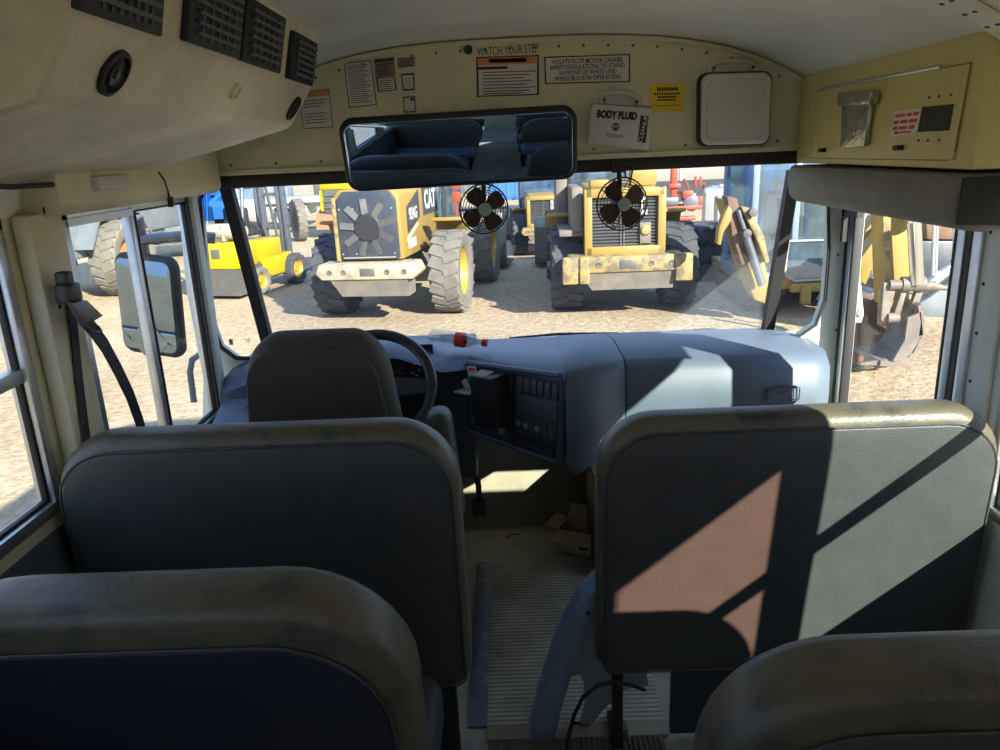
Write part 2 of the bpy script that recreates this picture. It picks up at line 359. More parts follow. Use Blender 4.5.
mb.bx(XL-.05, XR+.05, -3.05, -3, -.4, .75).bx(XL-.05, -.75, -3.05, -3, .75, 1.6).bx(.85, XR+.05, -3.05, -3, .75, 1.6).bx(-.1, .15, -3.05, -3, .75, 1.6).bx(XL-.05, XR+.05, -3.05, -3, 1.6, 2.05)
struct('wall_back', mb, 'cream')
# front bulkhead above the windshield
YB = 2.75
mb = MB(); arc = [(x, YB, roofz(x)-.002) for x in xs]
mb.prism([(XL, YB, 1.645), *arc, (XR, YB, 1.645)], (0, .06, 0)); wf = struct('wall_front', mb, 'cream')
rv = MB()
for i in range(26):
    x = XL+.12+i*(XR-XL-.24)/25; rv.lathe([(0, .004), (.004, .003), (.005, 0)], 8, Matrix.Translation((x, YB, roofz(x)-.035)) @ Matrix.Rotation(R(90), 4, 'X'))
for i in range(14):
    x = XL+.12+i*(XR-XL-.24)/13; rv.lathe([(0, .004), (.004, .003), (.005, 0)], 8, Matrix.Translation((x, YB, 1.69)) @ Matrix.Rotation(R(90), 4, 'X'))
obj('rivets', rv, 'duststeel', wf)
mb = MB(); mb.tube([(x, YB-.008, roofz(x)-.012) for x in xs], .009, 6); struct('trim_4', mb, 'cream')
mb = MB(); mb.bx(XL, XR, YB-.02, YB+.03, 1.655, 1.672); struct('trim_5', mb, 'cream')
mb = MB(); mb.bx(XL, XR, YB-.01, YB+.05, 1.612, 1.655, .006); struct('trim_6', mb, 'black')
# cowl and firewall below the windshield
mb = MB(); mb.bx(XL-.05, XR+.05, 3.30, 3.36, -.4, .84).bx(XL-.05, XR+.05, 3.02, 3.36, .78, .84); struct('wall_cowl', mb, 'firewall')
mb = MB(); mb.prism([(-.9, 3.24, .0), (-.9, 3.28, .5), (-.9, 3.30, .5), (-.9, 3.30, 0)], (1.4, 0, 0)); struct('trim_20', mb, 'firewall')
# A pillars traced with the rounded lower corners of the glass
def px(pts, Y): return [AY(x, y, Y) for x, y in pts]
mb = MB(); mb.prism(px([(829, 190), (852, 198), (845, 300), (838, 420), (800, 420), (780, 338), (800, 336), (816, 325), (825, 300), (829, 250)], 2.76), (0, .05, 0), .004)
ap = struct('trim_7', mb, 'pillar')
rv = MB()
for q in ((838, 255), (836, 330), (842, 220)): rv.lathe([(0, .004), (.004, .003), (.005, 0)], 8, Matrix.Translation(AY(*q, 2.758)) @ Matrix.Rotation(R(90), 4, 'X'))
obj('rivets', rv, 'duststeel', ap)
mb = MB(); mb.prism(px([(176, 186), (199, 186), (199, 205), (203, 245), (206, 274), (209, 300), (213, 328), (220, 347), (236, 359), (262, 361), (262, 400), (202, 425), (203, 380), (186, 290)], 2.76), (0, .05, 0), .004)
struct('trim_8', mb, 'pillar')
# gaskets of the corner panes
mb = MB(); mb.tube(px([(828, 185), (829, 250), (825, 300), (816, 325), (800, 336), (772, 336)], 2.755), .006, 6); struct('trim_9', mb, 'black')
mb = MB(); mb.tube(px([(206, 187), (199, 200), (203, 245), (206, 274), (209, 300), (213, 328), (221, 347), (236, 358), (262, 359)], 2.755), .009, 6); struct('trim_10', mb, 'black')
# windshield: posts and glass leaning forward to the base
def post(n, a, b, wd, Yt=2.76, Yb=2.95):
    A = AY(*a, Yt); B = AY(*b, Yb); mb = MB(); h = V((wd/2, 0, 0)); f = V((0, .04, 0))
    mb.layers([[A-h, A+h, A+h+f, A-h+f], [B-h, B+h, B+h+f, B-h+f]]); struct(n, mb, 'black'); return A, B
LA, LB = post('trim_11', (224, 184), (268, 350), .042)
RA, RB = post('trim_12', (796, 170), (768, 338), .040)
LAi, LBi, RAi, RBi = LA+V((0, .02, 0)), LB+V((0, .02, 0)), RA+V((0, .02, 0)), RB+V((0, .02, 0))
for nm, q, m in (('window_1', (LAi, RAi, RBi, LBi), 'wsglass'),
              ('window_2', (V((LAi.x-.17, 2.79, LAi.z)), LAi, LBi, V((LBi.x-.20, 2.83, LBi.z-.02))), 'glass'),
              ('window_3', (RAi, V((RAi.x+.2, 2.80, RAi.z)), V((RBi.x+.2, 2.82, RBi.z-.02)), RBi), 'glass')):
    mb = MB(); nrm = (q[1]-q[0]).cross(q[3]-q[0]).normalized(); mb.prism(q, nrm*.005); struct(nm, mb, m)
# blue shade of the left corner pane
q = (V((LAi.x-.165, 2.80, LAi.z)), LAi+V((0, .012, 0)), LAi.lerp(LBi, .20)+V((0, .012, 0)), V((LAi.x-.175, 2.812, LAi.z-.13)))
mb = MB(); mb.prism(q, (0, .003, 0)); struct('window_4', mb, 'bluetop')
# passenger and driver windows of the left wall
def rect_frame(mb, X, t, y0, y1, z0, z1, wd):
    mb.bx(X-t, X+t, y0, y1, z0, z0+wd, .003).bx(X-t, X+t, y0, y1, z1-wd, z1, .003).bx(X-t, X+t, y0, y0+wd, z0, z1, .003).bx(X-t, X+t, y1-wd, y1, z0, z1, .003)
def side_window(n, X, y0, y1, z0, z1, sash, gm='glass', top=True):
    mb = MB(); rect_frame(mb, X, .022, y0, y1, z0, z1, .03); o = struct(n, mb, 'alu')
    if sash: s = MB(); s.bx(X-.018, X+.012, y0+.02, y1-.02, sash-.016, sash+.016, .003); obj('sash_rail', s, 'alu', o)
    g = MB(); g.bx(X-.003, X+.003, y0+.028, y1-.028, z0+.028, z1-.028); obj('pane', g, gm, o)
    k = MB(); rect_frame(k, X, .008, y0+.028, y1-.028, z0+.028, z1-.028, .010); obj('gasket', k, 'black', o)
    return o
side_window('window_5', XL-.02, .90, 1.64, .93, 1.61, 1.265)
side_window('window_6', XL-.02, .10, .80, .93, 1.61, 1.265)
side_window('window_7', XL-.02, -.70, 0, .93, 1.61, 1.265)
side_window('window_8', XL-.02, -1.5, -.8, .93, 1.61, 1.265)
side_window('window_9', XL-.02, -2.4, -1.6, .93, 1.61, 1.265)
dw = side_window('window_10', XL-.02, 1.86, 2.66, .80, 1.61, None)
s = MB(); s.bx(XL-.02, XL+.004, 2.20, 2.225, .83, 1.59, .003).bx(XL-.035, XL-.018, 2.225, 2.245, .83, 1.59).bx(XL-.01, XL+.006, 1.88, 2.22, 1.565, 1.585)
obj('sliding_sash', s, 'alu', dw)
s = MB(); s.bx(XL-.014, XL+.006, 2.226, 2.234, .83, 1.58); obj('seal', s, 'black', dw)
mb = MB(); mb.bx(XL-.0, XL+.02, 2.62, 2.665, .80, 1.60, .004); struct('trim_13', mb, 'pillar')
mb = MB(); mb.bx(XL, XL+.008, 2.600, 2.615, .80, 1.60); struct('trim_14', mb, 'black')
# boxed pillar between the passenger window and the driver window
mb = MB(); mb.bx(XL, XL+.045, 1.665, 1.80, .02, 1.61, .012); pl = struct('trim_15', mb, 'cream')
rv = MB()
for z in (1.07, 1.22, 1.40): rv.lathe([(0, .004), (.005, .003), (.006, 0)], 8, Matrix.Translation((XL+.045, 1.71, z)) @ Matrix.Rotation(R(90), 4, 'Y'))
obj('rivets', rv, 'black', pl)
# header box over the driver window, rounded front end
mb = MB(); mb.prism([(XL, 1.72, 1.60), (XL, 1.72, 1.74), (XL+.09, 1.72, 1.74), (XL+.09, 1.72, 1.62), (XL+.07, 1.72, 1.60)], (0, 1.0, 0), .008); struct('trim_16', mb, 'cream')
# right side windows behind the door
side_window('window_11', XR+.02, 1.03, 1.83, .73, 1.60, 1.10, 'sglass')  # out of view; opening and tint shaped to cast the grey sun patch
side_window('window_12', XR+.02, .33, .98, .73, 1.46, 1.10, 'bronze')  # out of view; opening shaped to cast the pinkish sun patch
side_window('window_13', XR+.02, -1.6, -.95, .73, 1.60, 1.1)
side_window('window_14', XR+.02, -2.5, -1.75, .73, 1.60, 1.1)
# entrance door: jambs, leaf frame, glass
mb = MB(); rect_frame(mb, XR+.005, .025, 1.995, 2.75, .14, 1.60, .02); dr = struct('door_1', mb, 'black')
s = MB(); rect_frame(s, XR+.0, .020, 2.03, 2.725, .17, 1.59, .035); obj('leaf_frame', s, 'alu', dr)
s = MB(); rect_frame(s, XR-.004, .016, 2.066, 2.69, .20, 1.56, .014); obj('gasket', s, 'black', dr)
g = MB(); g.bx(XR-.003, XR+.003, 2.07, 2.69, .21, 1.55); obj('pane', g, 'glass', dr)
s = MB(); s.tube([AY(893, 214, 2.5)+V((0, .1, 0)), AY(852, 217, 2.68), AY(848, 230, 2.72)], .008, 6)
s = MB(); s.bx(XR-.05, XR-.03, 2.60, 2.72, 1.43, 1.46).bx(XR-.05, XR-.03, 2.70, 2.72, 1.34, 1.58); obj('hinge_arm', s, 'black', dr)
s = MB(); a = AX(857, 266, XR+.07); b = AX(860, 320, XR+.07)
s.tube([a+V((-.06, .01, 0)), a, a+V((0, 0, -.02)), b+V((0, 0, .02)), b, b+V((-.06, .01, 0))], .011, 8); obj('door_handle', s, 'mint', dr)
mb = MB(); mb.bx(XR-.012, XR, 1.86, 1.955, .72, 1.60, .004); pl = struct('trim_17', mb, 'pillar')
rv = MB()
for z in (.80, .93, 1.06, 1.19, 1.32, 1.45): rv.lathe([(0, .004), (.004, .003), (.005, 0)], 8, Matrix.Translation((XR-.012, 1.935, z)) @ Matrix.Rotation(R(-90), 4, 'Y'))
obj('rivets', rv, 'black', pl)
mb = MB(); mb.bx(XR-.02, XR+.002, 1.955, 1.995, .1, 1.60, .004); struct('trim_18', mb, 'alu')
# floor coverings
mb = MB(); mb.bx(-.125, .42, 1.93, 2.88, 0, .006, .002); tag(obj('aisle_mat', mb, 'rib'), 'ribbed dirty tan rubber mat running along the aisle floor', 'floor mat')
mb = MB(); mb.bx(-.185, -.125, 1.93, 2.90, 0, .010, .003); tag(obj('edging_strip', mb, 'strip'), 'blue-grey metal edging strip along the left side of the aisle mat', 'edging strip')
mb = MB(); mb.bx(-.125, .42, 1.87, 1.93, 0, .012, .004); th = tag(obj('threshold_strip', mb, 'firewall'), 'pale threshold bar with a slotted grating at the rear of the aisle mat', 'threshold')
s = MB(); s.bx(-.12, .40, 1.80, 1.868, 0, .006); 
for i in range(34): s.bx(-.115+i*.0152, -.108+i*.0152, 1.805, 1.865, .006, .014)
obj('grating', s, 'duststeel', th)

# ================= SEATS =================
def seatback(name, label, cat, x0, x1, yr, z0, z1, t, rt, recl, bandw, group=None, fm='vinyl', back='vinyl', cushion=None, legs=True, rb=.03):
    w, h = x1-x0, z1-z0; cx = (x0+x1)/2
    T = thing(name, label, cat, (cx, yr+.1, 0), 0, group)
    Mx = Matrix.Translation((cx, yr+t/2, z0)) @ Matrix.Rotation(R(recl), 4, 'X') @ Matrix.Translation((0, 0, h/2))
    b = MB(); b.pad(w, h, t, rt, rb, .035, Mx, .004); bk = obj('backrest', b, 'vinylb' if bandw else fm, T)
    # rear panel, inset, with its piping seam
    e = bandw
    p = MB(); M2 = Mx @ Matrix.Translation((0, -t/2-.002, -e/2))
    p.pad(w-2*e*.55, h-e, .014, rt*.9, rb, .006, M2, .004); obj('rear_panel', p, back, T)
    s = MB(); s.tube([M2 @ V((a, -.006, c)) for a, c in rrect(w-2*e*.55+.004, h-e+.004, rt*.9, rb, 8)], .0028, 6, True); obj('piping', s, fm, bk)
    if cushion:
        y0, y1, zc = cushion; c = MB()
        c.pad(w-.02, y1-y0, .13, .05, .03, .03, Matrix.Translation((cx, (y0+y1)/2, zc-.065)) @ Matrix.Rotation(R(-90), 4, 'X'), .006); obj('seat_cushion', c, fm, T)
    if legs:
        for xx in (x0+.06, x1-.06):
            l = MB(); l.bx(xx-.015, xx+.015, yr+.02, yr+.05, 0, z0+.05, .004).bx(xx-.015, xx+.015, yr+.02, yr+(.42 if cushion else .16), 0.006, .03, .004)
            if cushion: l.bx(xx-.015, xx+.015, yr+.40, yr+.43, 0.006, cushion[2]-.12, .004).bx(xx-.015, xx+.015, yr+.02, yr+.43, cushion[2]-.15, cushion[2]-.12, .004)
            obj('leg', l, 'black', T)
    return T
bl = seatback('crash_barrier', 'padded dark grey vinyl barrier directly behind the driver seat', 'barrier', XL+.02, -.135, 1.62, .42, 1.125, .10, .15, 4, .03, cushion=None)
br = seatback('crash_barrier', 'padded grey vinyl barrier patched with sunlight beside the entrance door', 'barrier', .20, XR-.015, 1.80, .30, 1.055, .10, .15, 4, .035, cushion=None)
s = MB(); s.bx(.42, XR-.03, 1.86, 1.88, .02, .34, .004); obj('modesty_panel', s, 'dashd', br)
s = MB(); s.bx(XL+.04, -.2, 1.68, 1.70, .02, .46, .004); obj('modesty_panel', s, 'dashd', bl)
nl = seatback('passenger_seat', 'dark blue backed passenger seat with worn brown top edge at lower left', 'seat', XL+.01, -.19, 1.14, .36, 1.035, .13, .22, 8, .075, 'front passenger seats', back='vinyld', cushion=(1.24, 1.56, .50))
nr = seatback('passenger_seat', 'grey passenger seat with worn olive top edge and cut seam at lower right', 'seat', .255, XR-.015, .93, .36, 1.01, .13, .20, 8, .07, 'front passenger seats', back='vinyl', cushion=None)
# tear in the near right seat seam
s = MB(); q = AY(985, 686, .91); s.box(q, (.03, .006, .004), None, .001); obj('stuffing_tear', s, 'duststeel', nr)
# rows behind the camera, seen in the mirror
for k, yy in enumerate((-.45, -1.2, -1.95)):
    seatback('passenger_seat', 'blue passenger seat behind the viewpoint seen only in the mirror, left row', 'seat', XL+.01, -.19, yy, .36, 1.05, .12, .2, 8, .06, 'rear passenger seats left', fm='vinylblue', back='vinyld', cushion=(yy+.1, yy+.5, .5))
    seatback('passenger_seat', 'blue passenger seat behind the viewpoint seen only in the mirror, right row', 'seat', .24, XR-.01, yy, .36, 1.05, .12, .2, 8, .06, 'rear passenger seats right', fm='vinylblue', back='vinyld', cushion=(yy+.1, yy+.5, .5))

# pressed steel leg of the folded seat and its cable
T = thing('seat_support', 'curved blue-grey pressed steel support with an oval cut-out beside the aisle mat', 'seat support', (.14, 1.9, 0))
YA = 1.85
def pxc(pts, Y): return [V((p.x, p.y, max(p.z, .014))) for p in px(pts, Y)]
outer = [(530, 756), (533, 735), (538, 712), (546, 685), (556, 655), (568, 628), (582, 604), (600, 585)]
inner = [(612, 596), (598, 610), (588, 628), (578, 655), (569, 685), (561, 712), (556, 735), (553, 756)]
b = MB(); b.prism(pxc(outer+inner, YA), (.0, .10, 0), .004); obj('flange', b, 'steelblue', T)
Y2 = YA+.07
plate_o = [(600, 600), (590, 622), (580, 650), (574, 672)]
# plate with a hole: two halves around the opening
hl = [(574, 672), (566, 700), (563, 725), (566, 752), (575, 752), (572, 745), (566, 735), (566, 715), (569, 695), (573, 680), (580, 676), (585, 684), (583, 700), (578, 720), (572, 742), (575, 756), (592, 756), (600, 735), (612, 712), (632, 690), (648, 685), (648, 660), (612, 640), (600, 600)]
b = MB(); b.prism(pxc([(572, 676), (576, 655), (590, 622), (604, 596), (640, 610), (648, 685), (625, 690), (605, 708), (592, 735), (588, 756), (573, 756), (580, 735), (585, 705), (584, 684), (580, 674)], Y2), (0, .012, 0)); obj('side_plate', b, 'steelgrey', T)
s = MB(); s.lathe([(0, .003), (.006, .002), (.007, 0)], 10, Matrix.Translation(AY(588, 613, YA-.001)) @ Matrix.Rotation(R(90), 4, 'X')); obj('bolt_hole', s, 'black', T)
mb = MB(); mb.tube([AY(x, y, 1.80) for x, y in [(566, 752), (569, 735), (574, 715), (583, 697), (598, 685), (615, 682), (632, 685), (645, 690)]], .006, 8)
tag(obj('cable', mb, 'black'), 'dark cable looping in front of the curved steel seat support', 'cable')
mb = MB(); q = AZ(625, 742, 0.0); mb.bx(q.x-.008, q.x+.008, q.y-.01, q.y+.03, .014, .05, .003); tag(obj('floor_bracket', mb, 'duststeel'), 'small tan upright bracket on the floor near the lower right barrier', 'bracket')

# driver seat
T = thing('driver_seat', 'brown-grey fabric high-back driver seat in front of the left barrier', 'seat', (-.55, 2.2, 0))
def tpad(mb, wt, wb, h, t, rt, e, Mx):
    def ring(ins, y):
        pts = rrect((wb-2*ins), h-2*ins, max(rt-ins, .01), .02, 10); hh = h/2; out = []
        for x, z in pts:
            k = (z+hh)/h; out.append(V((x*((wb*(1-k)+wt*k)/wb), y, z)))
        return out
    rings = []
    for k in range(6): a = k/5*math.pi/2; rings.append(ring(e*(1-math.sin(a)), -t/2+e*(1-math.cos(a))))
    for k in range(6): a = (5-k)/5*math.pi/2; rings.append(ring(e*(1-math.sin(a)), t/2-e*(1-math.cos(a))))
    mb.layers(rings, Mx)
b = MB(); Mx = Matrix.Translation((-.562, 2.13, .965)) @ Matrix.Rotation(R(6), 4, 'X'); tpad(b, .385, .50, .53, .13, .12, .05, Mx); bk = obj('backrest', b, 'driver', T)
b = MB(); tpad(b, .355, .465, .49, .02, .10, .009, Mx @ Matrix.Translation((-.008, -.062, -.008))); obj('rear_panel', b, 'driver', T)
b = MB(); b.pad(.50, .48, .12, .08, .05, .04, Matrix.Translation((-.55, 2.36, .50)) @ Matrix.Rotation(R(-90), 4, 'X'), .01); obj('seat_cushion', b, 'driver', T)
b = MB(); b.lathe([(.20, 0), (.18, .05), (.09, .1), (.09, .38), (.19, .44)], 24, Matrix.Translation((-.55, 2.33, 0))); obj('pedestal', b, 'black', T)
b = MB(); A = Matrix.Translation((-.215, 2.12, .80)) @ Matrix.Rotation(R(4), 4, 'X') @ Matrix.Rotation(R(-4), 4, 'Y'); b.pad(.075, .36, .10, .035, .03, .026, A); obj('armrest', b, 'vinyl', T)
# ================= DASHBOARD =================
T = thing('dashboard', 'blue-grey moulded dashboard spanning the front below the windshield', 'dashboard', (0, 2.8, 0))
# cowl over the instruments (left and centre) as a loft of sections along x
def secloft(mb, secs):
    rings = [[V((x, y, z)) for (y, z) in s] for x, s in secs]; mb.layers(rings)
b = MB()
secloft(b, [
 (-1.06, [(2.62, .80), (2.60, .90), (2.66, .945), (2.80, .96), (3.05, .95), (3.05, .80)]),
 (-.95, [(2.58, .84), (2.55, .945), (2.60, .985), (2.78, 1.00), (3.05, .96), (3.05, .80)]),
 (-.78, [(2.57, 1.00), (2.54, 1.01), (2.58, 1.035), (2.76, 1.05), (3.05, .97), (3.05, .90)]),
 (-.60, [(2.57, 1.025), (2.53, 1.035), (2.58, 1.055), (2.76, 1.065), (3.05, .97), (3.05, .90)]),
 (-.40, [(2.59, 1.01), (2.55, 1.02), (2.60, 1.040), (2.76, 1.045), (3.05, .965), (3.05, .90)]),
 (-.26, [(2.68, .92), (2.65, .935), (2.68, .96), (2.80, .970), (3.05, .955), (3.05, .80)]),
 (-.16, [(2.72, .84), (2.69, .93), (2.73, .955), (2.84, .965), (3.05, .95), (3.05, .80)])])
obj('instrument_cowl', b, 'dash', T, smooth=50)
b = MB(); b.bx(-.92, -.16, 2.75, 3.28, .50, .93, .01); obj('instrument_housing', b, 'dashd', T)
b = MB(); b.bx(-1.07, -.16, 2.80, 3.28, .44, .80, .02); obj('lower_panel', b, 'dashd', T)
# gauge cluster
GF = Face(AY(372, 345, 2.73), AY(432, 343, 2.73), AY(438, 400, 2.70), AY(378, 402, 2.70))
g = MB(); GF.box(g, -.5, .02, 1.0, 1.1, -.02, 0); gc = obj('gauge_cluster', g, 'blackp', T)
s = MB()
MG = GF.mtx(.42, .40, .002)
for k in range(13):
    a = R(220-k*21); s.box((.075*math.cos(a), .062*math.sin(a), 0), (.004, .010, .001), Matrix.Rotation(a-R(90), 3, 'Z'), 0, 2, MG)
    if k % 2 == 0: s.box((.058*math.cos(a), .046*math.sin(a), 0), (.010, .005, .001), None, 0, 2, MG)
for c in ((.11, .03), (.11, -.02), (.13, .01), (-.05, -.05)): s.box((c[0], c[1], 0), (.012, .004, .001), None, 0, 2, MG)
obj('dial_scale', s, 'paper', gc)
s = MB(); s.box((.0, -.004, .003), (.055, .004, .002), Matrix.Rotation(R(40), 3, 'Z'), 0, 2, MG); s.box((0, -.022, .003), (.03, .004, .001), None, 0, 2, MG); obj('needle', s, 'red', gc)
# centre console: a face turned towards the driver
TL, TR, BRc, BLc = V((-.175, 2.72, .955)), V((.172, 2.40, .985)), V((.155, 2.42, .655)), V((-.19, 2.74, .68))
CF = Face(TL, TR, BRc, BLc)
b = MB(); rings = []
b.prism([CF.at(0, .12, -.004), CF.at(1, .12, -.004), CF.at(1, 1, -.004), CF.at(0, 1, -.004)], V((0, .30, 0))); obj('console_body', b, 'dashd', T)
# rim of the console
b = MB(); b.tube([CF.at(u, v, .004) for u, v in [(.03, .02), (.95, .02), (.985, .05), (.99, .95), (.95, .99), (.03, .99), (.005, .95), (.005, .06)]], .012, 8, True); obj('console_rim', b, 'dash', T)
b = MB(); CF.box(b, .0, .05, .99, .97, -.01, .003); cp = obj('console_face', b, 'panel', T)
b = MB()
for i in range(6): CF.box(b, .56+i*.066, .10+.004*i, .612+i*.066, .27+.004*i, .003, .010, .002)
obj('switch_row', b, 'btn', cp)
b = MB(); CF.box(b, .555, .31, .945, .53, .003, .007, .002); obj('blank_panel', b, 'btn', cp)
b = MB(); CF.box(b, .545, .57, .94, .77, .003, .007, .002); hv = obj('climate_panel', b, 'panel', cp)
s = MB()
for i in range(6): CF.box(s, .58+i*.06, .60, .615+i*.06, .73, .007, .011, .001)
obj('climate_buttons', s, 'btn', hv)
s = MB()
for u in (.59, .67, .78): s.lathe([(.011, 0), (.010, .012), (0, .013)], 14, CF.mtx(u, .655, .008))
obj('knobs', s, 'alu', hv)
b = MB(); CF.box(b, .54, .81, .94, .94, .003, .008, .002); rd = obj('radio', b, 'blackp', cp)
s = MB(); CF.box(s, .56, .90, .92, .915, .008, .010); obj('trim_line', s, 'btn', rd)
b = MB(); CF.box(b, .51, .04, .525, .97, .002, .009); obj('divider', b, 'blackp', cp)
for u, v in ((.12, .80), (.40, .83)):
    s = MB(); s.lathe([(.016, 0), (.016, .006), (.010, .010), (.010, .004), (0, .004)], 18, CF.mtx(u, v, .003)); obj('power_socket', s, 'alu', cp)
# smooth engine cover block, joined right block (rounded)
def cover(mb, pts_top, zt, zb, e, drop=0.0):
    pass
b = MB()
secloft(b, [
 (.168, [(2.402, .655), (2.385, .80), (2.392, .955), (2.42, .985), (2.70, .976), (3.05, .955), (3.05, .60)]),
 (.20, [(2.385, .63), (2.372, .80), (2.385, .955), (2.42, .99), (2.72, .984), (3.05, .958), (3.05, .60)]),
 (.27, [(2.42, .66), (2.40, .82), (2.415, .965), (2.455, 1.0), (2.75, 1.0), (3.05, .96), (3.05, .60)]),
 (.378, [(2.50, .70), (2.47, .84), (2.475, .96), (2.515, 0.995), (2.78, 1.0), (3.05, .96), (3.05, .60)])])
obj('engine_cover', b, 'cover', T, smooth=60)
b = MB()
secloft(b, [
 (.382, [(2.49, .74), (2.47, .84), (2.475, .96), (2.515, 0.995), (2.78, 1.0), (3.05, .96), (3.05, .74)]),
 (.70, [(2.49, .74), (2.47, .84), (2.475, .955), (2.52, 0.995), (2.80, 1.0), (3.05, .96), (3.05, .74)]),
 (1.02, [(2.49, .74), (2.475, .84), (2.48, .95), (2.53, .99), (2.80, 1.0), (3.05, .955), (3.05, .74)]),
 (1.075, [(2.50, .74), (2.49, .84), (2.50, .93), (2.56, .975), (2.80, .985), (3.05, .95), (3.05, .74)]),
 (1.10, [(2.55, .74), (2.54, .84), (2.55, .93), (2.60, .975), (2.80, .985), (3.05, .94), (3.05, .74)])])
ec = obj('right_cover', b, 'cover', T, smooth=60)
# dark blue top skin (the covers are blue-grey on top)
b = MB()
secloft(b, [(-.165, [(2.735, .93), (2.724, .94), (2.728, .955), (2.745, .966), (2.85, .969), (3.05, .955), (3.05, .90)]),
 (.168, [(2.41, .955), (2.388, .962), (2.392, .978), (2.415, .988), (2.70, .978), (3.05, .955), (3.05, .90)])])
obj('console_top', b, 'dash', T, smooth=60)
# shield badge pressed in the right cover
MS = Matrix.Translation(AY(783, 394, 2.468)) @ Matrix(((1, 0, 0), (0, 0, -1), (0, 1, 0))).to_4x4()
s = MB(); sh = [(-.055, .022), (-.04, .026), (0, .032), (.04, .026), (.055, .022), (.055, -.02), (0, -.06), (-.055, -.02)]
s.tube([V((x, y, .002)) for x, y in sh], .003, 6, True, MS); s.tube([V((x*.82, y*.8, .002)) for x, y in sh], .0015, 6, True, MS)
s.tube([V((-.03, .0, .002)), V((.03, .012, .002))], .002, 6, False, MS).tube([V((0, .02, .002)), V((0, -.03, .002))], .002, 6, False, MS)
obj('shield_emblem', s, 'dash', ec)
# left switch panel
LF = Face(AY(186, 395, 2.52)+V((0, .12, .02)), AY(262, 378, 2.58), AY(262, 440, 2.34), AY(150, 440, 2.34))
LF = Face(V((-1.055, 2.66, .905)), V((-.74, 2.66, .965)), V((-.74, 2.36, .79)), V((-1.055, 2.36, .80)))
b = MB(); LF.box(b, 0, 0, 1, 1, -.09, 0, .012); sp = obj('switch_console', b, 'dash', T)
b = MB(); LF.box(b, .16, .10, 1, .95, 0, .004); sf = obj('switch_panel', b, 'btn', sp)
for u, v in ((.42, .48), (.58, .48), (.74, .48), (.50, .62), (.66, .62)):
    s = MB(); s.lathe([(.017, 0), (.016, .022), (0, .023)], 14, LF.mtx(u, v, .004)); obj('knob', s, 'dash', sf)
s = MB()
for u in (.40, .52, .64, .76, .88): LF.box(s, u, .20, u+.07, .30, .004, .008, .001)
obj('rocker_switches', s, 'dash', sf)
# card/ticket reader fixed on the console
T = thing('fare_device', 'black box with a peeling paper tag mounted on the left of the console', 'device', CF.at(.3, .6, 0))
b = MB(); Mf = CF.mtx(.36, .35, 0); b.box((0, -.015, .045), (.115, .19, .085), None, .006, 2, Mf); bd = obj('case', b, 'black', T)
b = MB(); b.box((-.02, .082, .05), (.065, .004, .05), Matrix.Rotation(R(8), 3, 'X'), 0, 2, Mf); obj('top_label', b, 'brownpaper', bd)
b = MB(); b.box((-.075, .075, .05), (.045, .055, .002), Matrix.Rotation(R(6), 3, 'Z'), 0, 2, Mf); pt = obj('paper_tag', b, 'paper', T)
b = MB(); b.box((-.075, .092, .0515), (.034, .010, .001), Matrix.Rotation(R(6), 3, 'Z'), 0, 2, Mf); obj('print', b, 'red', pt)
b = MB(); b.box((-.115, .005, .05), (.08, .008, .06), None, .002, 2, Mf).box((-.115, .03, .05), (.03, .04, .004), Matrix.Rotation(R(30), 3, 'Z'), .001, 2, Mf); obj('bracket_shelf', b, 'white', T)

# steering wheel on its column
Cw = AY(374, 388, 2.46)
T = thing('steering_wheel', 'black three-spoke steering wheel half hidden by the driver seat', 'steering wheel', Cw)
nrm = V((0, -.80, .60)).normalized(); X = V((1, 0, 0)); Yv = nrm.cross(X)
MW = Matrix((X, Yv, nrm)).transposed().to_4x4(); MW.translation = Cw
b = MB(); b.tube([V((0.198*math.cos(a), .198*math.sin(a), 0)) for a in [2*math.pi*k/40 for k in range(40)]], .019, 10, True, MW); obj('rim', b, 'blackp', T)
b = MB(); b.lathe([(0, .03), (.04, .028), (.06, .01), (.05, -.06), (0, -.07)], 24, MW); obj('hub', b, 'blackp', T)
for a in (0, 180, 270):
    c, s_ = math.cos(R(a)), math.sin(R(a)); s = MB()
    p = V((c, s_, 0)); q = V((-s_, c, 0))
    s.layers([[p*.05+q*.035+V((0, 0, -.005)), p*.05-q*.035+V((0, 0, -.005)), p*.05-q*.035+V((0, 0, .008)), p*.05+q*.035+V((0, 0, .008))],
              [p*.20+q*.022+V((0, 0, -.005)), p*.20-q*.022+V((0, 0, -.005)), p*.20-q*.022+V((0, 0, .005)), p*.20+q*.022+V((0, 0, .005))]], MW); obj('spoke', s, 'dashd', T)
s = MB(); s.cyl(V((0, 0, -.04)), V((0, 0, -.30)), .035, .05, 16, MW); obj('column', s, 'blackp', T)

# bottle lying on the dash
T = thing('bottle', 'clear empty soda bottle with red label and cap lying on the dashboard', 'bottle', AY(455, 345, 2.86))
a = AY(430, 336, 2.84); c = AY(487, 343, 2.78); dz = c-a; L_ = dz.length; Mz = dz.to_track_quat('Z', 'Y').to_matrix().to_4x4(); Mz.translation = a
b = MB(); b.lathe([(0, 0), (.024, .003), (.029, .015), (.029, L_*.42), (.027, L_*.47), (.027, L_*.62), (.026, L_*.68), (.013, L_*.88), (.011, L_*.95), (0, L_*.95)], 20, Mz); obj('body', b, 'bottle', T)
b = MB(); b.lathe([(.0285, L_*.46), (.0285, L_*.62), (.0275, L_*.62), (.0275, L_*.46), (.0285, L_*.46)], 20, Mz); obj('paper_label', b, 'red', T)
b = MB(); b.cyl(V((0, 0, L_*.92)), V((0, 0, L_)), .0145, .0145, 16, Mz); obj('cap', b, 'red', T)

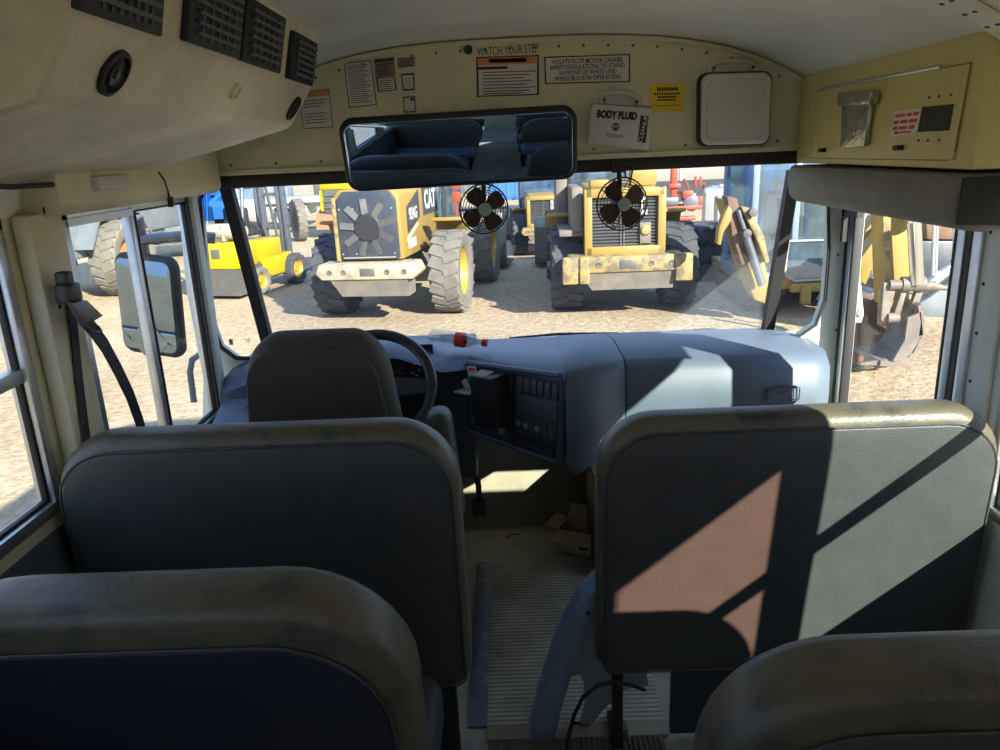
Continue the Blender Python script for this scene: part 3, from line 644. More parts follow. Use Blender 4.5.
# cardboard box on the floor
cx = V((.262, 3.0, .006)); T = thing('cardboard_box', 'small open cardboard box with a printed label on the front floor', 'box', cx, R(-28))
b = MB(); w_, d_, h_ = .165, .12, .105
for (x0, x1, y0, y1) in ((-w_/2, w_/2, -d_/2, -d_/2+.004), (-w_/2, w_/2, d_/2-.004, d_/2), (-w_/2, -w_/2+.004, -d_/2, d_/2), (w_/2-.004, w_/2, -d_/2, d_/2)): b.bx(x0, x1, y0, y1, 0, h_)
b.bx(-w_/2, w_/2, -d_/2, d_/2, 0, .004); obj('carton', b, 'card', T, local=True)
for (c, d, e, f) in (((0, -d_/2, h_), (0, -.05, -.035), (w_, 0, 0), 0), ((0, d_/2, h_), (0, .03, .06), (w_, 0, 0), 0), ((-w_/2, 0, h_), (-.055, 0, .012), (0, d_, 0), 0), ((w_/2, 0, h_), (.05, 0, -.03), (0, d_, 0), 0)):
    c, d, e = V(c), V(d), V(e); s = MB(); s.prism([c-e/2, c+e/2, c+e/2+d, c-e/2+d], d.cross(e).normalized()*.003); obj('flap', s, 'card', T, local=True)
s = MB(); s.bx(-.03, .07, -d_/2-.0015, -d_/2, .02, .07); lb = obj('printed_label', s, 'paper', T, local=True)
s = MB(); s.bx(-.025, .01, -d_/2-.0025, -d_/2-.0012, .05, .062); obj('print', s, 'red', lb, local=True)
s = MB(); s.bx(.02, .06, -d_/2-.0025, -d_/2-.0012, .028, .048); obj('bars', s, 'ink', lb, local=True)
# litter twig
mb = MB(); q = AZ(505, 538, .004); mb.tube([q, q+V((.03, .02, .004)), q+V((.07, .03, .002))], .003, 5).tube([q+V((.03, .02, .004)), q+V((.035, .05, .006))], .002, 5)
tag(obj('twig', mb, 'mud'), 'small brown twig on the floor left of the cardboard box', 'debris')
# added black block standing in for the shaded cavity under the cover
mb = MB(); mb.bx(.30, 1.05, 2.75, 3.2, 0, .42, .03); tag(obj('cavity_fill', mb, 'black'), 'black block filling in the dark cavity beneath the right dashboard cover', 'cavity fill')
mb = MB(); mb.tube([V((-.17, 2.86, .48)), V((-.165, 2.9, .36)), V((-.17, 2.95, .27))], .012, 8); mb.bx(-.20, -.14, 2.94, 2.97, .20, .28, .01)
tag(obj('pedal', mb, 'black'), 'black pedal hanging under the dashboard left of the console', 'pedal')

# ================= CEILING EVAPORATOR =================
T = thing('ceiling_evaporator', 'large dusty beige ceiling air conditioning unit with black vents at upper left', 'air conditioner', (-.8, 1.6, 1.66))
sec = [(-1.075, 1.672), (-.60, 1.785), (-.53, 1.885), (-.495, 2.03), (-.56, 2.03), (-1.0, 1.86), (-1.075, 1.75)]
b = MB(); b.prism([(x, 1.03, z) for x, z in sec], (0, 1.22, 0), .014); hs = obj('housing', b, 'ac', T, smooth=9)
AF = Face(V((-.495, 1.05, 2.03)), V((-.495, 2.23, 2.03)), V((-.53, 2.23, 1.885)), V((-.53, 1.05, 1.885)))
if AF.n.x < 0: AF.n = -AF.n
# u runs away from the camera; place by the pixels of the photo
def auv(x, y, X=-.51):
    p = AX(x, y, X); return (p.y-1.05)/1.18
def vent(u0, u1, v0, v1, n):
    fr = MB(); AF.box(fr, u0, v0, u1, v1, .0, .014, .003); f = obj('vent', fr, 'black', T)
    du = (u1-u0); dv = v1-v0
    sl = MB()
    for i in range(6):
        vv = v0+dv*(.14+i*.135); AF.box(sl, u0+du*.1, vv, u1-du*.1, vv+dv*.05, .014, .022)
    for i in range(n): uu = u0+du*(.2+i*.6/(n-1)); AF.box(sl, uu, v0+dv*.1, uu+du*.03, v1-dv*.08, .014, .017)
    obj('louvre', sl, 'btn', f)
vent(auv(85, 10), auv(165, 30), .05, .96, 7); vent(auv(190, 40), auv(242, 60), .12, .92, 5); vent(auv(243, 50), auv(282, 70), .12, .93, 5); vent(auv(290, 60), auv(314, 80), .22, .96, 4)
BF = Face(V((-.53, 1.05, 1.885)), V((-.53, 2.23, 1.885)), V((-.60, 2.23, 1.785)), V((-.60, 1.05, 1.785)))
if BF.n.z > 0: BF.n = -BF.n
def disc(u, v, r, name, m, m2=None):
    X = V((0, 1, 0)); Z = BF.n; Y = Z.cross(X); Mm = Matrix((X, Y, Z)).transposed().to_4x4(); Mm.translation = BF.at(u, v, .0)
    s = MB(); s.lathe([(0, .006), (r*.75, .003), (r*.8, .008), (r, .006), (r*1.02, 0)], 28, Mm); o = obj(name, s, m, T)
    if m2: s = MB(); s.lathe([(0, .009), (r*.2, .008), (r*.22, .004)], 12, Mm).lathe([(r*.5, .0065), (r*.55, .009), (r*.6, .0065)], 24, Mm); obj('grille', s, m2, o)
def buv(x, y):
    p = AX(x, y, -.565); return (p.y-1.05)/1.18
disc(buv(115, 79), .52, .036, 'round_vent', 'black', 'blackp'); disc(buv(294, 114), .52, .034, 'round_vent', 'black', 'blackp'); disc(buv(233, 101), .42, .018, 'round_badge', 'ac', None)
s = MB(); s.lathe([(.05, 0), (.05, .012), (.035, .016), (0, .006)], 24, Matrix.Translation((-.72, 1.03, 1.83)) @ Matrix.Rotation(R(90), 4, 'X')); obj('rear_knob', s, 'black', T)
# dark hose behind the unit and antenna wire with its tip
mb = MB(); mb.tube([AX(-30, 184, -1.0), AX(10, 187, -1.0), AX(60, 184, -1.0), AX(100, 176, -1.0)], .006, 6); tag(obj('loose_wire', mb, 'black'), 'thin dark wire running under the air conditioning unit at far left', 'wire')
mb = MB(); mb.tube([AX(*q, -.99) for q in [(158, 172), (164, 180), (168, 192), (170, 199)]], .0035, 6); wr = tag(obj('hanging_wire', mb, 'black'), 'short black wire with a thick tip hanging over the driver window', 'wire')
s = MB(); s.cyl(AX(170, 197, -.99), AX(171, 207, -.99), .009, .008, 10); obj('wire_tip', s, 'black', wr)
mb = MB(); a = AX(94, 184, -.985); b_ = AX(125, 181, -.985); mb.box(((a+b_)/2), (.025, (b_.y-a.y), .035), None, .005); rf = tag(obj('dome_reflector', mb, 'white'), 'small rectangular white marker lamp on the header above the driver window', 'lamp')
mb = MB(); c0 = AX(47, 210, -1.03)
mb.tube([c0+V((0, .012*math.cos(a), .010*math.sin(a))) for a in [2*math.pi*k/14 for k in range(14)]], .0025, 6, True); tag(obj('coat_hook', mb, 'black'), 'small black ring hook at the top of the left pillar', 'hook')
# seat belt on the pillar
T = thing('seat_belt', 'black driver seat belt with metal latch hanging from the left pillar', 'seat belt', AX(80, 330, -1.0))
XB = -1.0
s = MB(); s.box(AX(64, 278, XB), (.03, .03, .03), None, .006).box(AX(68, 293, XB), (.04, .05, .045), None, .008); obj('retractor', s, 'blackp', T)
def strap(pts, wd, X=XB):
    s = MB(); P = [AX(*p, X) for p in pts]; n = len(P); rings = []
    for i, p in enumerate(P):
        t = (P[min(i+1, n-1)]-P[max(i-1, 0)]).normalized(); sd = V((1, 0, 0)).cross(t).normalized()*wd/2; k = V((.0015, 0, 0))
        rings.append([p-sd-k, p+sd-k, p+sd+k, p-sd+k])
    return s.layers(rings)
obj('strap', strap([(83, 318), (92, 328), (105, 346), (118, 370), (130, 395), (139, 420), (146, 445)], .04), 'black', T)
obj('strap', strap([(70, 300), (74, 330), (78, 370), (84, 420), (88, 450)], .03, -1.03), 'black', T)
s = MB(); Lp = Face(AX(66, 303, -.985), AX(82, 300, -.985), AX(99, 316, -.985), AX(80, 327, -.985)); Lp.n = V((1, 0, 0)); Lp.box(s, 0, 0, 1, 1, 0, .012, .003); lt = obj('latch_plate', s, 'steel', T)
s = MB(); s.tube([AX(*q, -.98) for q in [(84, 322), (90, 320), (99, 328), (101, 331), (97, 333), (90, 330)]], .004, 6, True); obj('tongue', s, 'steel', lt)

# ================= FRONT BULKHEAD ITEMS =================
T = thing('interior_mirror', 'wide black framed rear view mirror hanging above the windshield', 'mirror', AY(458, 147, 2.5))
q = [AY(336, 118, 2.46), AY(576, 104, 2.46), AY(578, 179, 2.46), AY(350, 193, 2.46)]
MF = Face(*q); ctr = MF.at(.5, .5, 0)
wm = (MF.at(1, .5)-MF.at(0, .5)).length; hm = (MF.at(.5, 0)-MF.at(.5, 1)).length
Xm = (MF.at(1, .5)-MF.at(0, .5)).normalized(); Ym = V((0, -1, 0)); Ym = (Ym-Xm*Ym.dot(Xm)).normalized()
tilt = R(13); Zm = Xm.cross(-Ym).normalized()
Zm = (Xm.cross(V((0, 1, 0)))).normalized()
Yd = Zm.cross(Xm).normalized()   # forward
A0 = Matrix((Xm, Yd, Zm)).transposed().to_4x4(); A0.translation = ctr
A0 = A0 @ Matrix.Rotation(tilt, 4, 'X')
b = MB(); b.pad(wm, hm, .035, .045, .045, .012, A0); obj('frame', b, 'black', T)
b = MB(); b.pad(wm-.03, hm-.03, .004, .034, .034, .0015, A0 @ Matrix.Translation((0, -.019, 0))); obj('mirror_glass', b, 'mirror', T)
s = MB(); s.cyl(A0 @ V((0, .01, .05)), V((ctr.x, YB, ctr.z+.10)), .012, .012, 12); obj('mount', s, 'black', T)
# dash fans
def fan(label, c, r, mount):
    T = thing('cabin_fan', label, 'fan', c, 0, 'fans above the windshield')
    Mx = Matrix.Translation(c) @ Matrix.Rotation(R(90), 4, 'X') @ Matrix.Rotation(R(8), 4, 'Y')     # local Z towards camera
    g = MB()
    for k in range(1, 10):
        rr = r*k/9; h = .030*math.sqrt(max(0, 1-(k/9)**2.2))
        g.tube([V((rr*math.cos(a), rr*math.sin(a), h)) for a in [2*math.pi*j/28 for j in range(28)]], .0014 if k < 9 else .0030, 5, True, Mx)
    for k in range(10):
        a = 2*math.pi*k/10
        g.tube([V((r*t*math.cos(a), r*t*math.sin(a), .030*math.sqrt(max(0, 1-t**2.2)))) for t in (.25, .5, .75, .9, 1)], .0014, 5, False, Mx)
        g.tube([V((r*t*math.cos(a), r*t*math.sin(a), -.035*math.sqrt(max(0, 1-t**2.2)))) for t in (.2, .5, .75, .9, 1)], .0012, 5, False, Mx)
    obj('guard', g, 'black', T)
    for k in range(4):
        bl = MB(); a0 = R(33+90*k); pts = []
        for t, wd in ((.12, .20), (.35, .40), (.6, .58), (.8, .56), (.92, .34)): pts.append((t*r, wd*r))
        rings = []
        for rr, wd in pts:
            d = V((math.cos(a0), math.sin(a0), 0)); p = V((-math.sin(a0), math.cos(a0), 0)); tw = .35
            A = d*rr+p*wd/1.6+V((0, 0, wd*tw*.5)); B = d*rr-p*wd/1.6-V((0, 0, wd*tw*.5))
            rings.append([A, B, B+V((0, 0, .0015)), A+V((0, 0, .0015))])
        bl.layers(rings, Mx); obj('blade', bl, 'blade', T)
    s = MB(); s.lathe([(.022, -.06), (.024, -.02), (.02, .02)], 20, Mx); obj('motor', s, 'black', T)
    s = MB(); s.lathe([(.023, .026), (.021, .031), (0, .033)], 20, Mx); obj('cap', s, 'teal', T)
    s = MB(); s.tube([c+V((0, .05, 0)), c+V((0, .06, r*.9)), mount], .008, 8).box(mount+V((0, -.002, .0)), (.05, .03, .045), None, .006)
    s.tube([c+V((-.012, .0, r)), c+V((-.012, .03, r+.03))], .003, 6).tube([c+V((.012, .0, r)), c+V((.012, .03, r+.03))], .003, 6)
    s.tube([c+V((.015, .03, r+.03)), c+V((.035, .0, r+.02)), c+V((.03, .01, r-.01))], .003, 6); obj('bracket', s, 'black', T)
fan('round caged fan seen just below the right half of the mirror', AY(484, 209, 2.62), .082, V((-.08, 2.73, 1.635)))
fan('round caged fan hanging below the body fluid kit', AY(622, 204, 2.62), .087, V((.39, 2.73, 1.63)))
# flat signs
YS = YB-.001
def sign(name, label, tl, tr, br_, bl_, m, group=None, cat='sticker', th=.0015):
    F_ = Face(*[AY(*p, YS) for p in (tl, tr, br_, bl_)])
    if F_.n.y > 0: F_.n = -F_.n
    b = MB(); F_.box(b, 0, 0, 1, 1, 0, th); o = tag(obj(name, b, m), label, cat, group); return o, F_
def smtx(F_, u, v, n):
    X = (F_.c[1]-F_.c[0]).normalized(); Z = V((0, -1, 0)); Y = Z.cross(X); m = Matrix((X, Y, Z)).transposed().to_4x4(); m.translation = F_.at(u, v, n); return m
def lines(F_, o, vs, u0=.1, u1=.9, h=.02, m='ink', name='print'):
    b = MB()
    for i, v in enumerate(vs):
        F_.box(b, u0, v, u1-(i*37 % 5)*.05, v+h, .0015, .0022)
    obj(name, b, m, o)
def border(F_, o, t=.02, m='ink', a=1.0):
    b = MB(); k = t*a
    F_.box(b, 0, 0, 1, t, .0014, .0021).box(b, 0, 1-t, 1, 1, .0014, .0021) if False else None
    F_.box(b, 0, 0, 1, t, .0014, .0021); F_.box(b, 0, 1-t, 1, 1, .0014, .0021); F_.box(b, 0, 0, k, 1, .0014, .0021); F_.box(b, 1-k, 0, 1, 1, .0014, .0021); obj('border', b, m, o)
o, F_ = sign('certification_sticker', 'tall grey printed sheet with a dark border left of the mirror top', (344, 63), (371, 60), (377, 105), (349, 108), 'paper'); border(F_, o, .02, a=1.6); lines(F_, o, [.08+.045*i for i in range(19)], h=.014)
o, F_ = sign('information_sticker', 'small brown sticker with a dark heading beside the tall grey sheet', (374, 59), (394, 57), (396, 76), (375, 78), 'brownpaper'); lines(F_, o, [.05], 0, 1, .14); lines(F_, o, [.3, .42, .54, .66, .78, .9], h=.05)
o, F_ = sign('information_sticker', 'small grey bordered sticker below the brown sticker', (376, 78), (395, 77), (397, 90), (378, 92), 'paper'); border(F_, o, .07); lines(F_, o, [.2, .35, .5, .65, .8], h=.05)
o, F_ = sign('information_sticker', 'faint pinkish sticker right of the brown sticker heading', (397, 58), (415, 57), (415, 66), (398, 68), 'brownpaper'); lines(F_, o, [.1, .35, .6, .85], h=.08)
o, F_ = sign('certification_sticker', 'small cream tag with thick black border, upper of the two', (401, 74), (414, 73), (415, 90), (403, 91), 'paper'); border(F_, o, .10); lines(F_, o, [.3, .45, .6, .75], .2, .85, .03)
o, F_ = sign('certification_sticker', 'small cream tag with thick black border, just above the mirror', (403, 97), (415, 96), (416, 112), (404, 113), 'paper'); border(F_, o, .08); lines(F_, o, [.12], .6, .9, .16)
o, F_ = sign('warning_sticker', 'tall warning sticker with orange heading partly behind the air conditioner', (300, 92), (329, 89), (333, 127), (303, 129), 'paper'); border(F_, o, .02); lines(F_, o, [.03], 0.02, .98, .13, 'orange', 'heading'); lines(F_, o, [.25, .33, .41, .6, .68, .76, .84], h=.02)
o, F_ = sign('warning_sticker', 'white warning sticker with orange heading under the watch your step lettering', (476, 57), (539, 55), (539, 95), (477, 97), 'paper'); border(F_, o, .03); lines(F_, o, [.03], .02, .98, .18, 'orange', 'heading'); lines(F_, o, [.06], .2, .8, .10, 'brownpaper', 'heading_text'); lines(F_, o, [.25], .02, .5, .07); lines(F_, o, [.38, .46, .54, .62, .70, .78, .86, .92], .1, .95, .022)
o, F_ = sign('regulation_sign', 'white sign reading violation of motor carrier safety regulations', (544, 57), (630, 54), (630, 82), (545, 84), 'paper', cat='sign'); border(F_, o, .04, a=.4)
for i, (t_, wd) in enumerate((('VIOLATION OF MOTOR CARRIER', .84), ('SAFETY REGULATIONS TO STAND', .88), ('IN FRONT OF WHITE LINE', .66), ('WHILE BUS IS IN OPERATION', .78))):
    obj('lettering', textmb(t_, wd*.285, .0145, smtx(F_, .5, .19+.205*i, .0022), .012), 'ink', o)
F_ = Face(*[AY(*p, YS) for p in ((478, 47), (537, 43), (537, 53), (478, 57))])
tag(obj('step_lettering', textmb('WATCH YOUR STEP', .205, .026, smtx(F_, .5, .5, .001), 0), 'ink'), 'black lettering reading watch your step on the bulkhead', 'lettering')
o, F_ = sign('yellow_sticker', 'bright yellow sticker with small black print right of the fluid kit', (650, 84), (685, 83), (684, 111), (650, 112), 'yellow_s')
b = MB()
for (v, a_, c_, h) in ((.14, .2, .8, .12), (.33, .12, .88, .07), (.44, .22, .78, .07), (.55, .2, .76, .07), (.78, .12, .88, .02)):
    u = a_
    while u < c_: F_.box(b, u, v, min(c_, u+.05), v+h, .0015, .0022); u += .068 if h > .02 else .05
obj('print', b, 'ink', o)
mb = MB(); q = AY(468, 50, YS); mb.lathe([(.014, 0), (.014, .012), (.009, .02), (0, .021)], 16, Matrix.Translation(q) @ Matrix.Rotation(R(90), 4, 'X')); tag(obj('rubber_bumper', mb, 'black'), 'small black knob left of the watch your step lettering', 'knob')
# body fluid kit
F_ = Face(*[AY(*p, YB) for p in ((590, 105), (650, 109), (645, 150), (585, 144))]); F_.n = V((0, -1, 0))
T = thing('body_fluid_kit', 'white body fluid cleanup kit box hanging crooked above the right fan', 'first aid box', F_.at(.5, 1, .03))
b = MB(); F_.box(b, 0, 0, 1, 1, .01, .075, .006); bx_ = obj('case', b, 'white', T)
def fm(u, v, n, rot=0):
    m = smtx(F_, u, v, n); return m @ Matrix.Rotation(rot, 4, 'Z')
obj('lettering', textmb('BODY FLUID', .135, .026, fm(.42, .23, .0752), .07), 'ink', bx_)
s = MB(); s.cyl(V((0, 0, 0)), V((0, 0, .001)), .0125, None, 20, fm(.42, .52, .0752)); lg = obj('round_logo', s, 'ink', bx_)
obj('logo_letter', textmb('M', .015, .014, fm(.42, .52, .0764), 0), 'paper', lg)
obj('script_lettering', textmb('Hanson', .055, .016, fm(.42, .72, .0752) @ Matrix.Shear('XY', 4, (.0, 0)), 0), 'ink', bx_)
s = MB(); F_.box(s, .80, .20, .93, .84, .075, .0758); ib = obj('inverse_band', s, 'ink', bx_)
obj('lettering', textmb('CLEANUP', .085, .014, fm(.865, .52, .0762, R(82)), .01), 'paper', ib)
def handle(F_, m, u0, u1, dv, par, back=.02):
    a = F_.at(u0, 0, back); c = F_.at(u1, 0, back); up = V((0, 0, dv)); s = MB()
    P = [a, a+up*.6, a.lerp(c, .12)+up*.95, a.lerp(c, .5)+up*1.08, c.lerp(a, .12)+up*.95, c+up*.6, c]; s.tube(P, .008, 8)
    s.prism([a.lerp(c, .1)+V((0, .006, 0)), a.lerp(c, .9)+V((0, .006, 0)), a.lerp(c, .85)+up*.85+V((0, .006, 0)), a.lerp(c, .15)+up*.85+V((0, .006, 0))], V((0, .002, 0))); o = obj('handle', s, m, par)
    s = MB()
    for q in (a.lerp(c, .06), c.lerp(a, .06)): s.lathe([(.004, 0), (.004, .009), (0, .010)], 8, Matrix.Translation(q+up*.45) @ Matrix.Rotation(R(90), 4, 'X'))
    obj('screws', s, 'black', o)
handle(F_, 'white', .18, .80, .042, T)
s = MB(); s.tube([F_.at(.0, 0, .03), F_.at(1, -.02, .03), F_.at(1.02, .1, .03), F_.at(.99, .85, .03)], .003, 6); obj('shell_seam', s, 'black', T)
# blank white box
F_ = Face(*[AY(*p, YB) for p in ((696, 74), (768, 72), (765, 145), (695, 147))]); F_.n = V((0, -1, 0))
T = thing('white_case', 'large blank white plastic case mounted on the bulkhead at right', 'first aid box', F_.at(.5, 1, .03))
def rq(F_, ins, n, r=.03):
    X = F_.c[1]-F_.c[0]; W_ = X.length; H_ = (F_.c[3]-F_.c[0]).length; out = []
    for x, z in rrect(W_-2*ins, H_-2*ins, r, r): out.append(F_.at(.5+x/W_, .5-z/H_, n))
    return out
b = MB(); b.layers([rq(F_, .004, 0), rq(F_, 0, .01), rq(F_, 0, .045), rq(F_, .005, .052)]); obj('base_shell', b, 'black', T)
b = MB(); b.layers([rq(F_, .006, .03), rq(F_, .005, .056), rq(F_, .010, .062), rq(F_, .022, .062), rq(F_, .025, .058)]); obj('lid', b, 'white', T)
handle(F_, 'cream', .18, .80, .035, T)
# electrical panel above the door with pad below
T = thing('overhead_compartment', 'yellowed cream electrical compartment above the entrance door', 'cabinet', (1.1, 2.2, 1.61))
XE = 1.0
b = MB(); b.prism([(XE, 1.70, 1.615), (XE, 1.70, 1.885), (XE+.03, 1.70, 1.915), (XR-.003, 1.70, 1.72), (XR-.003, 1.70, 1.615)], (0, 1.03, 0), .008); obj('case', b, 'box_cream', T)
EF = Face(AX(819, 91, XE), AX(973, 63, XE), AX(955, 160, XE), AX(812, 158, XE)); EF.n = V((-1, 0, 0))
b = MB(); EF.box(b, 0, 0, 1, 1, 0, .006, .002); dp = obj('door_panel', b, 'box_cream', T)
s = MB(); s.tube([EF.at(u, v, .004) for u, v in ((0, 0), (1, 0), (1.0, .9), (.97, 1.0), (0, 1))], .0022, 6, True); obj('gap', s, 'brownpaper', dp)
s = MB(); s.tube([EF.at(0.05, -.02, .006), EF.at(.86, -.02, .006)], .005, 8); obj('hinge', s, 'alu', dp)
for u, v in ((.13, .88), (.71, .86)):
    s = MB(); s.box(EF.at(u, v, .012), (.02, .03, .012), None, .003); obj('latch', s, 'black', dp)
s = MB(); q = [EF.at(.64, .42, .0065), EF.at(.80, .41, .0065), EF.at(.79, .71, .0065), EF.at(.63, .72, .0065)]; s.prism(q, (-.001, 0, 0)); st = obj('red_printed_sticker', s, 'paper', dp)
SF = Face(*q); SF.n = V((-1, 0, 0)); s = MB()
for v, segs in ((.12, ((.08, .45), (.52, .68), (.75, .93))), (.38, ((.08, .25), (.32, .58), (.64, .93))), (.62, ((.08, .25), (.32, .6), (.68, .88)))):
    for a_, c_ in segs: SF.box(s, a_, v, c_, v+.13, .001, .002)
SF.box(s, .25, .83, .8, .90, .001, .002); SF.box(s, .18, .81, .30, .92, .001, .002); obj('print', s, 'red', st)
s = MB(); EF.box(s, .80, .40, .96, .68, .004, .008); obj('display_window', s, 'black', dp)
s = MB()
for u in (.83, .88, .94): s.lathe([(.003, 0), (.003, .003), (0, .004)], 8, EF.mtx(u, .30, .006)).lathe([(.003, 0), (.003, .003), (0, .004)], 8, EF.mtx(u-.02, .78, .006))
obj('rivets', s, 'duststeel', dp)
s = MB()
for k in range(8): s.lathe([(.004, 0), (.004, .003), (0, .004)], 8, Matrix.Translation((XE+.012, 1.76+k*.13, 1.898)) @ Matrix.Rotation(R(-60), 4, 'Y'))
obj('screws', s, 'black', T)
mb = MB(); PF = Face(AX(847, 92, XE-.008), AX(882, 90, XE-.008), AX(873, 146, XE-.008), AX(845, 148, XE-.008)); PF.n = V((-1, 0, 0))
PF.box(mb, 0, .2, .88, 1, .0, .016, .006); po = tag(obj('foil_pouch', mb, 'foil'), 'crumpled silvery plastic pouch fixed on the overhead compartment door', 'pouch')
s = MB(); PF.box(s, .02, 0, 1.0, .24, .002, .030, .006); obj('folded_top', s, 'foil', po)
mb = MB(); sec2 = [(XE-.02+.0, 1.607), (XE-.028, 1.56), (XE-.02, 1.51), (XE+.005, 1.485), (XE+.05, 1.48), (XR-.02, 1.50), (XR-.02, 1.607)]
mb.prism([(x, 1.70, z) for x, z in sec2], (0, 1.03, 0), .012); pdt = tag(obj('door_header_pad', mb, 'pad'), 'soft grey-brown head protection pad running under the overhead compartment', 'pad')
s = MB(); s.prism([(x+.004, 1.694, z) for x, z in [(XE-.02, 1.60), (XE-.024, 1.50), (XR-.03, 1.49), (XR-.03, 1.60)]], (0, .006, 0), .002); obj('end_flap', s, 'black', pdt)
# exterior driver mirror
T = thing('exterior_mirror', 'large black framed exterior mirror outside the driver window', 'mirror', AY(155, 340, 3.0))
c = AY(151, 305, 2.95); X = V((.92, -.30, 0)).normalized(); b = MB()
Yd = V((0, 0, 1)).cross(X).normalized(); A1 = Matrix((X, Yd, V((0, 0, 1)))).transposed().to_4x4(); A1.translation = c; A1 = A1 @ Matrix.Rotation(R(5), 4, 'Y')
b.pad(.29, .405, .05, .05, .05, .02, A1); obj('frame', b, 'black', T)
g = MB(); g.pad(.26, .272, .004, .035, .01, .001, A1 @ Matrix.Translation((0, -.026, .046))); obj('flat_glass', g, 'extmirror', T)
g = MB(); g.pad(.26, .080, .004, .01, .035, .001, A1 @ Matrix.Translation((0, -.026, -.140)), .003); obj('convex_glass', g, 'extmirror', T)
s = MB(); a = AY(140, 240, 2.95); s.tube([A1 @ V((-.03, .03, .15)), a, AY(185, 236, 2.95), V((-1.14, 2.98, 1.42))], .022, 8).cyl(a+V((0, 0, .09)), A1 @ V((-.03, .03, .1)), .026); obj('arm', s, 'steel', T)
# exterior grab handle seen below the mirror
mb = MB(); Xh = -1.25; mb.tube([AX(*q, Xh) for q in [(203, 352), (192, 360), (190, 372), (194, 402)]], .012, 8); tag(obj('grab_rail', mb, 'greytrail'), 'grey tubular grab handle outside the driver window near the dash', 'handle')
# wiper
T = thing('windshield_wiper', 'black wiper resting along the base of the windshield', 'wiper', AY(600, 340, 3.15))
s = MB(); s.tube([AY(509, 338, 3.10), AY(560, 334, 3.10), AY(618, 333, 3.10)], [.004, .007, .004], 6); obj('blade', s, 'black', T)
s = MB(); s.tube([AY(590, 334, 3.12), AY(620, 338, 3.12), AY(650, 345, 3.10)], .006, 6); obj('arm', s, 'black', T)
# stickers on the left corner glass
for (x, m, l, wd) in ((231, 'red', 'small red inspection sticker on the left corner glass', .014), (248, 'darkmach', 'small dark number sticker on the left corner glass', .010)):
    q = AY(x, 342-(x-231)*.1, 2.79); mb = MB(); mb.box(q, (wd, .001, .022), None, 0)
    if m == 'red': s_ = tag(obj('glass_sticker', mb, 'red'), l, 'sticker'); mb = MB(); mb.box(q+V((0, -.001, .004)), (.008, .001, .004)).box(q+V((0, -.001, -.004)), (.008, .001, .004)); obj('print', mb, 'paper', s_)
    else:
        mb = textmb('10', .016, .018, Matrix.Translation(q) @ Matrix.Rotation(R(90), 4, 'X')); tag(obj('glass_sticker', mb, 'ink'), l, 'sticker')
# ================= EXTERIOR MACHINES =================
def ground(x, y): return AZ(x, y, GZ)
def axis_m(c, ax):      # matrix with local Z along ax at c
    m = V(ax).to_track_quat('Z', 'Y').to_matrix().to_4x4(); m.translation = V(c); return m
def wheel(T, c, r, w, m='tyre', rim='rimyel', lugs=18, out=1, spokes=0, local=True, name='wheel', treads=True, rr=.58):
    """tyre with chevron lugs, axle along local X; out=+1 rim faces +X"""
    Mx = axis_m(c, (out, 0, 0)); b = MB()
    b.lathe([(r*rr, -w*.40), (r*.72, -w*.5), (r*.90, -w*.5), (r*.965, -w*.40), (r*.975, 0), (r*.965, w*.40), (r*.90, w*.5), (r*.72, w*.5), (r*rr, w*.40), (r*rr, -w*.40)], 36, Mx)
    if treads:
        for k in range(lugs):
            for sg in (-1, 1):
                a = 2*math.pi*(k+(.5 if sg > 0 else 0))/lugs; Rz = Matrix.Rotation(a, 4, 'Z')
                b.box((0, 0, 0), (r*.055, 2*math.pi*r/lugs*.62, w*.50), None, 0, 2, Mx @ Rz @ Matrix.Translation((r*.965, 0, sg*w*.24)) @ Matrix.Rotation(sg*R(20), 4, 'X'))
    t = obj('tyre', b, m, T, local=local)
    s = MB(); s.lathe([(0, w*.22), (r*.18, w*.22), (r*.20, w*.12), (r*rr*.82, w*.08), (r*rr*.95, w*.34), (r*rr*1.02, w*.40), (r*rr*1.02, -w*.40), (0, -w*.3)], 30, Mx)
    for k in range(8): a = 2*math.pi*k/8; s.cyl(V((r*.14*math.cos(a), r*.14*math.sin(a), w*.2)), V((r*.14*math.cos(a), r*.14*math.sin(a), w*.26)), r*.022, None, 6, Mx)
    obj('rim', s, rim, t, local=local); return t

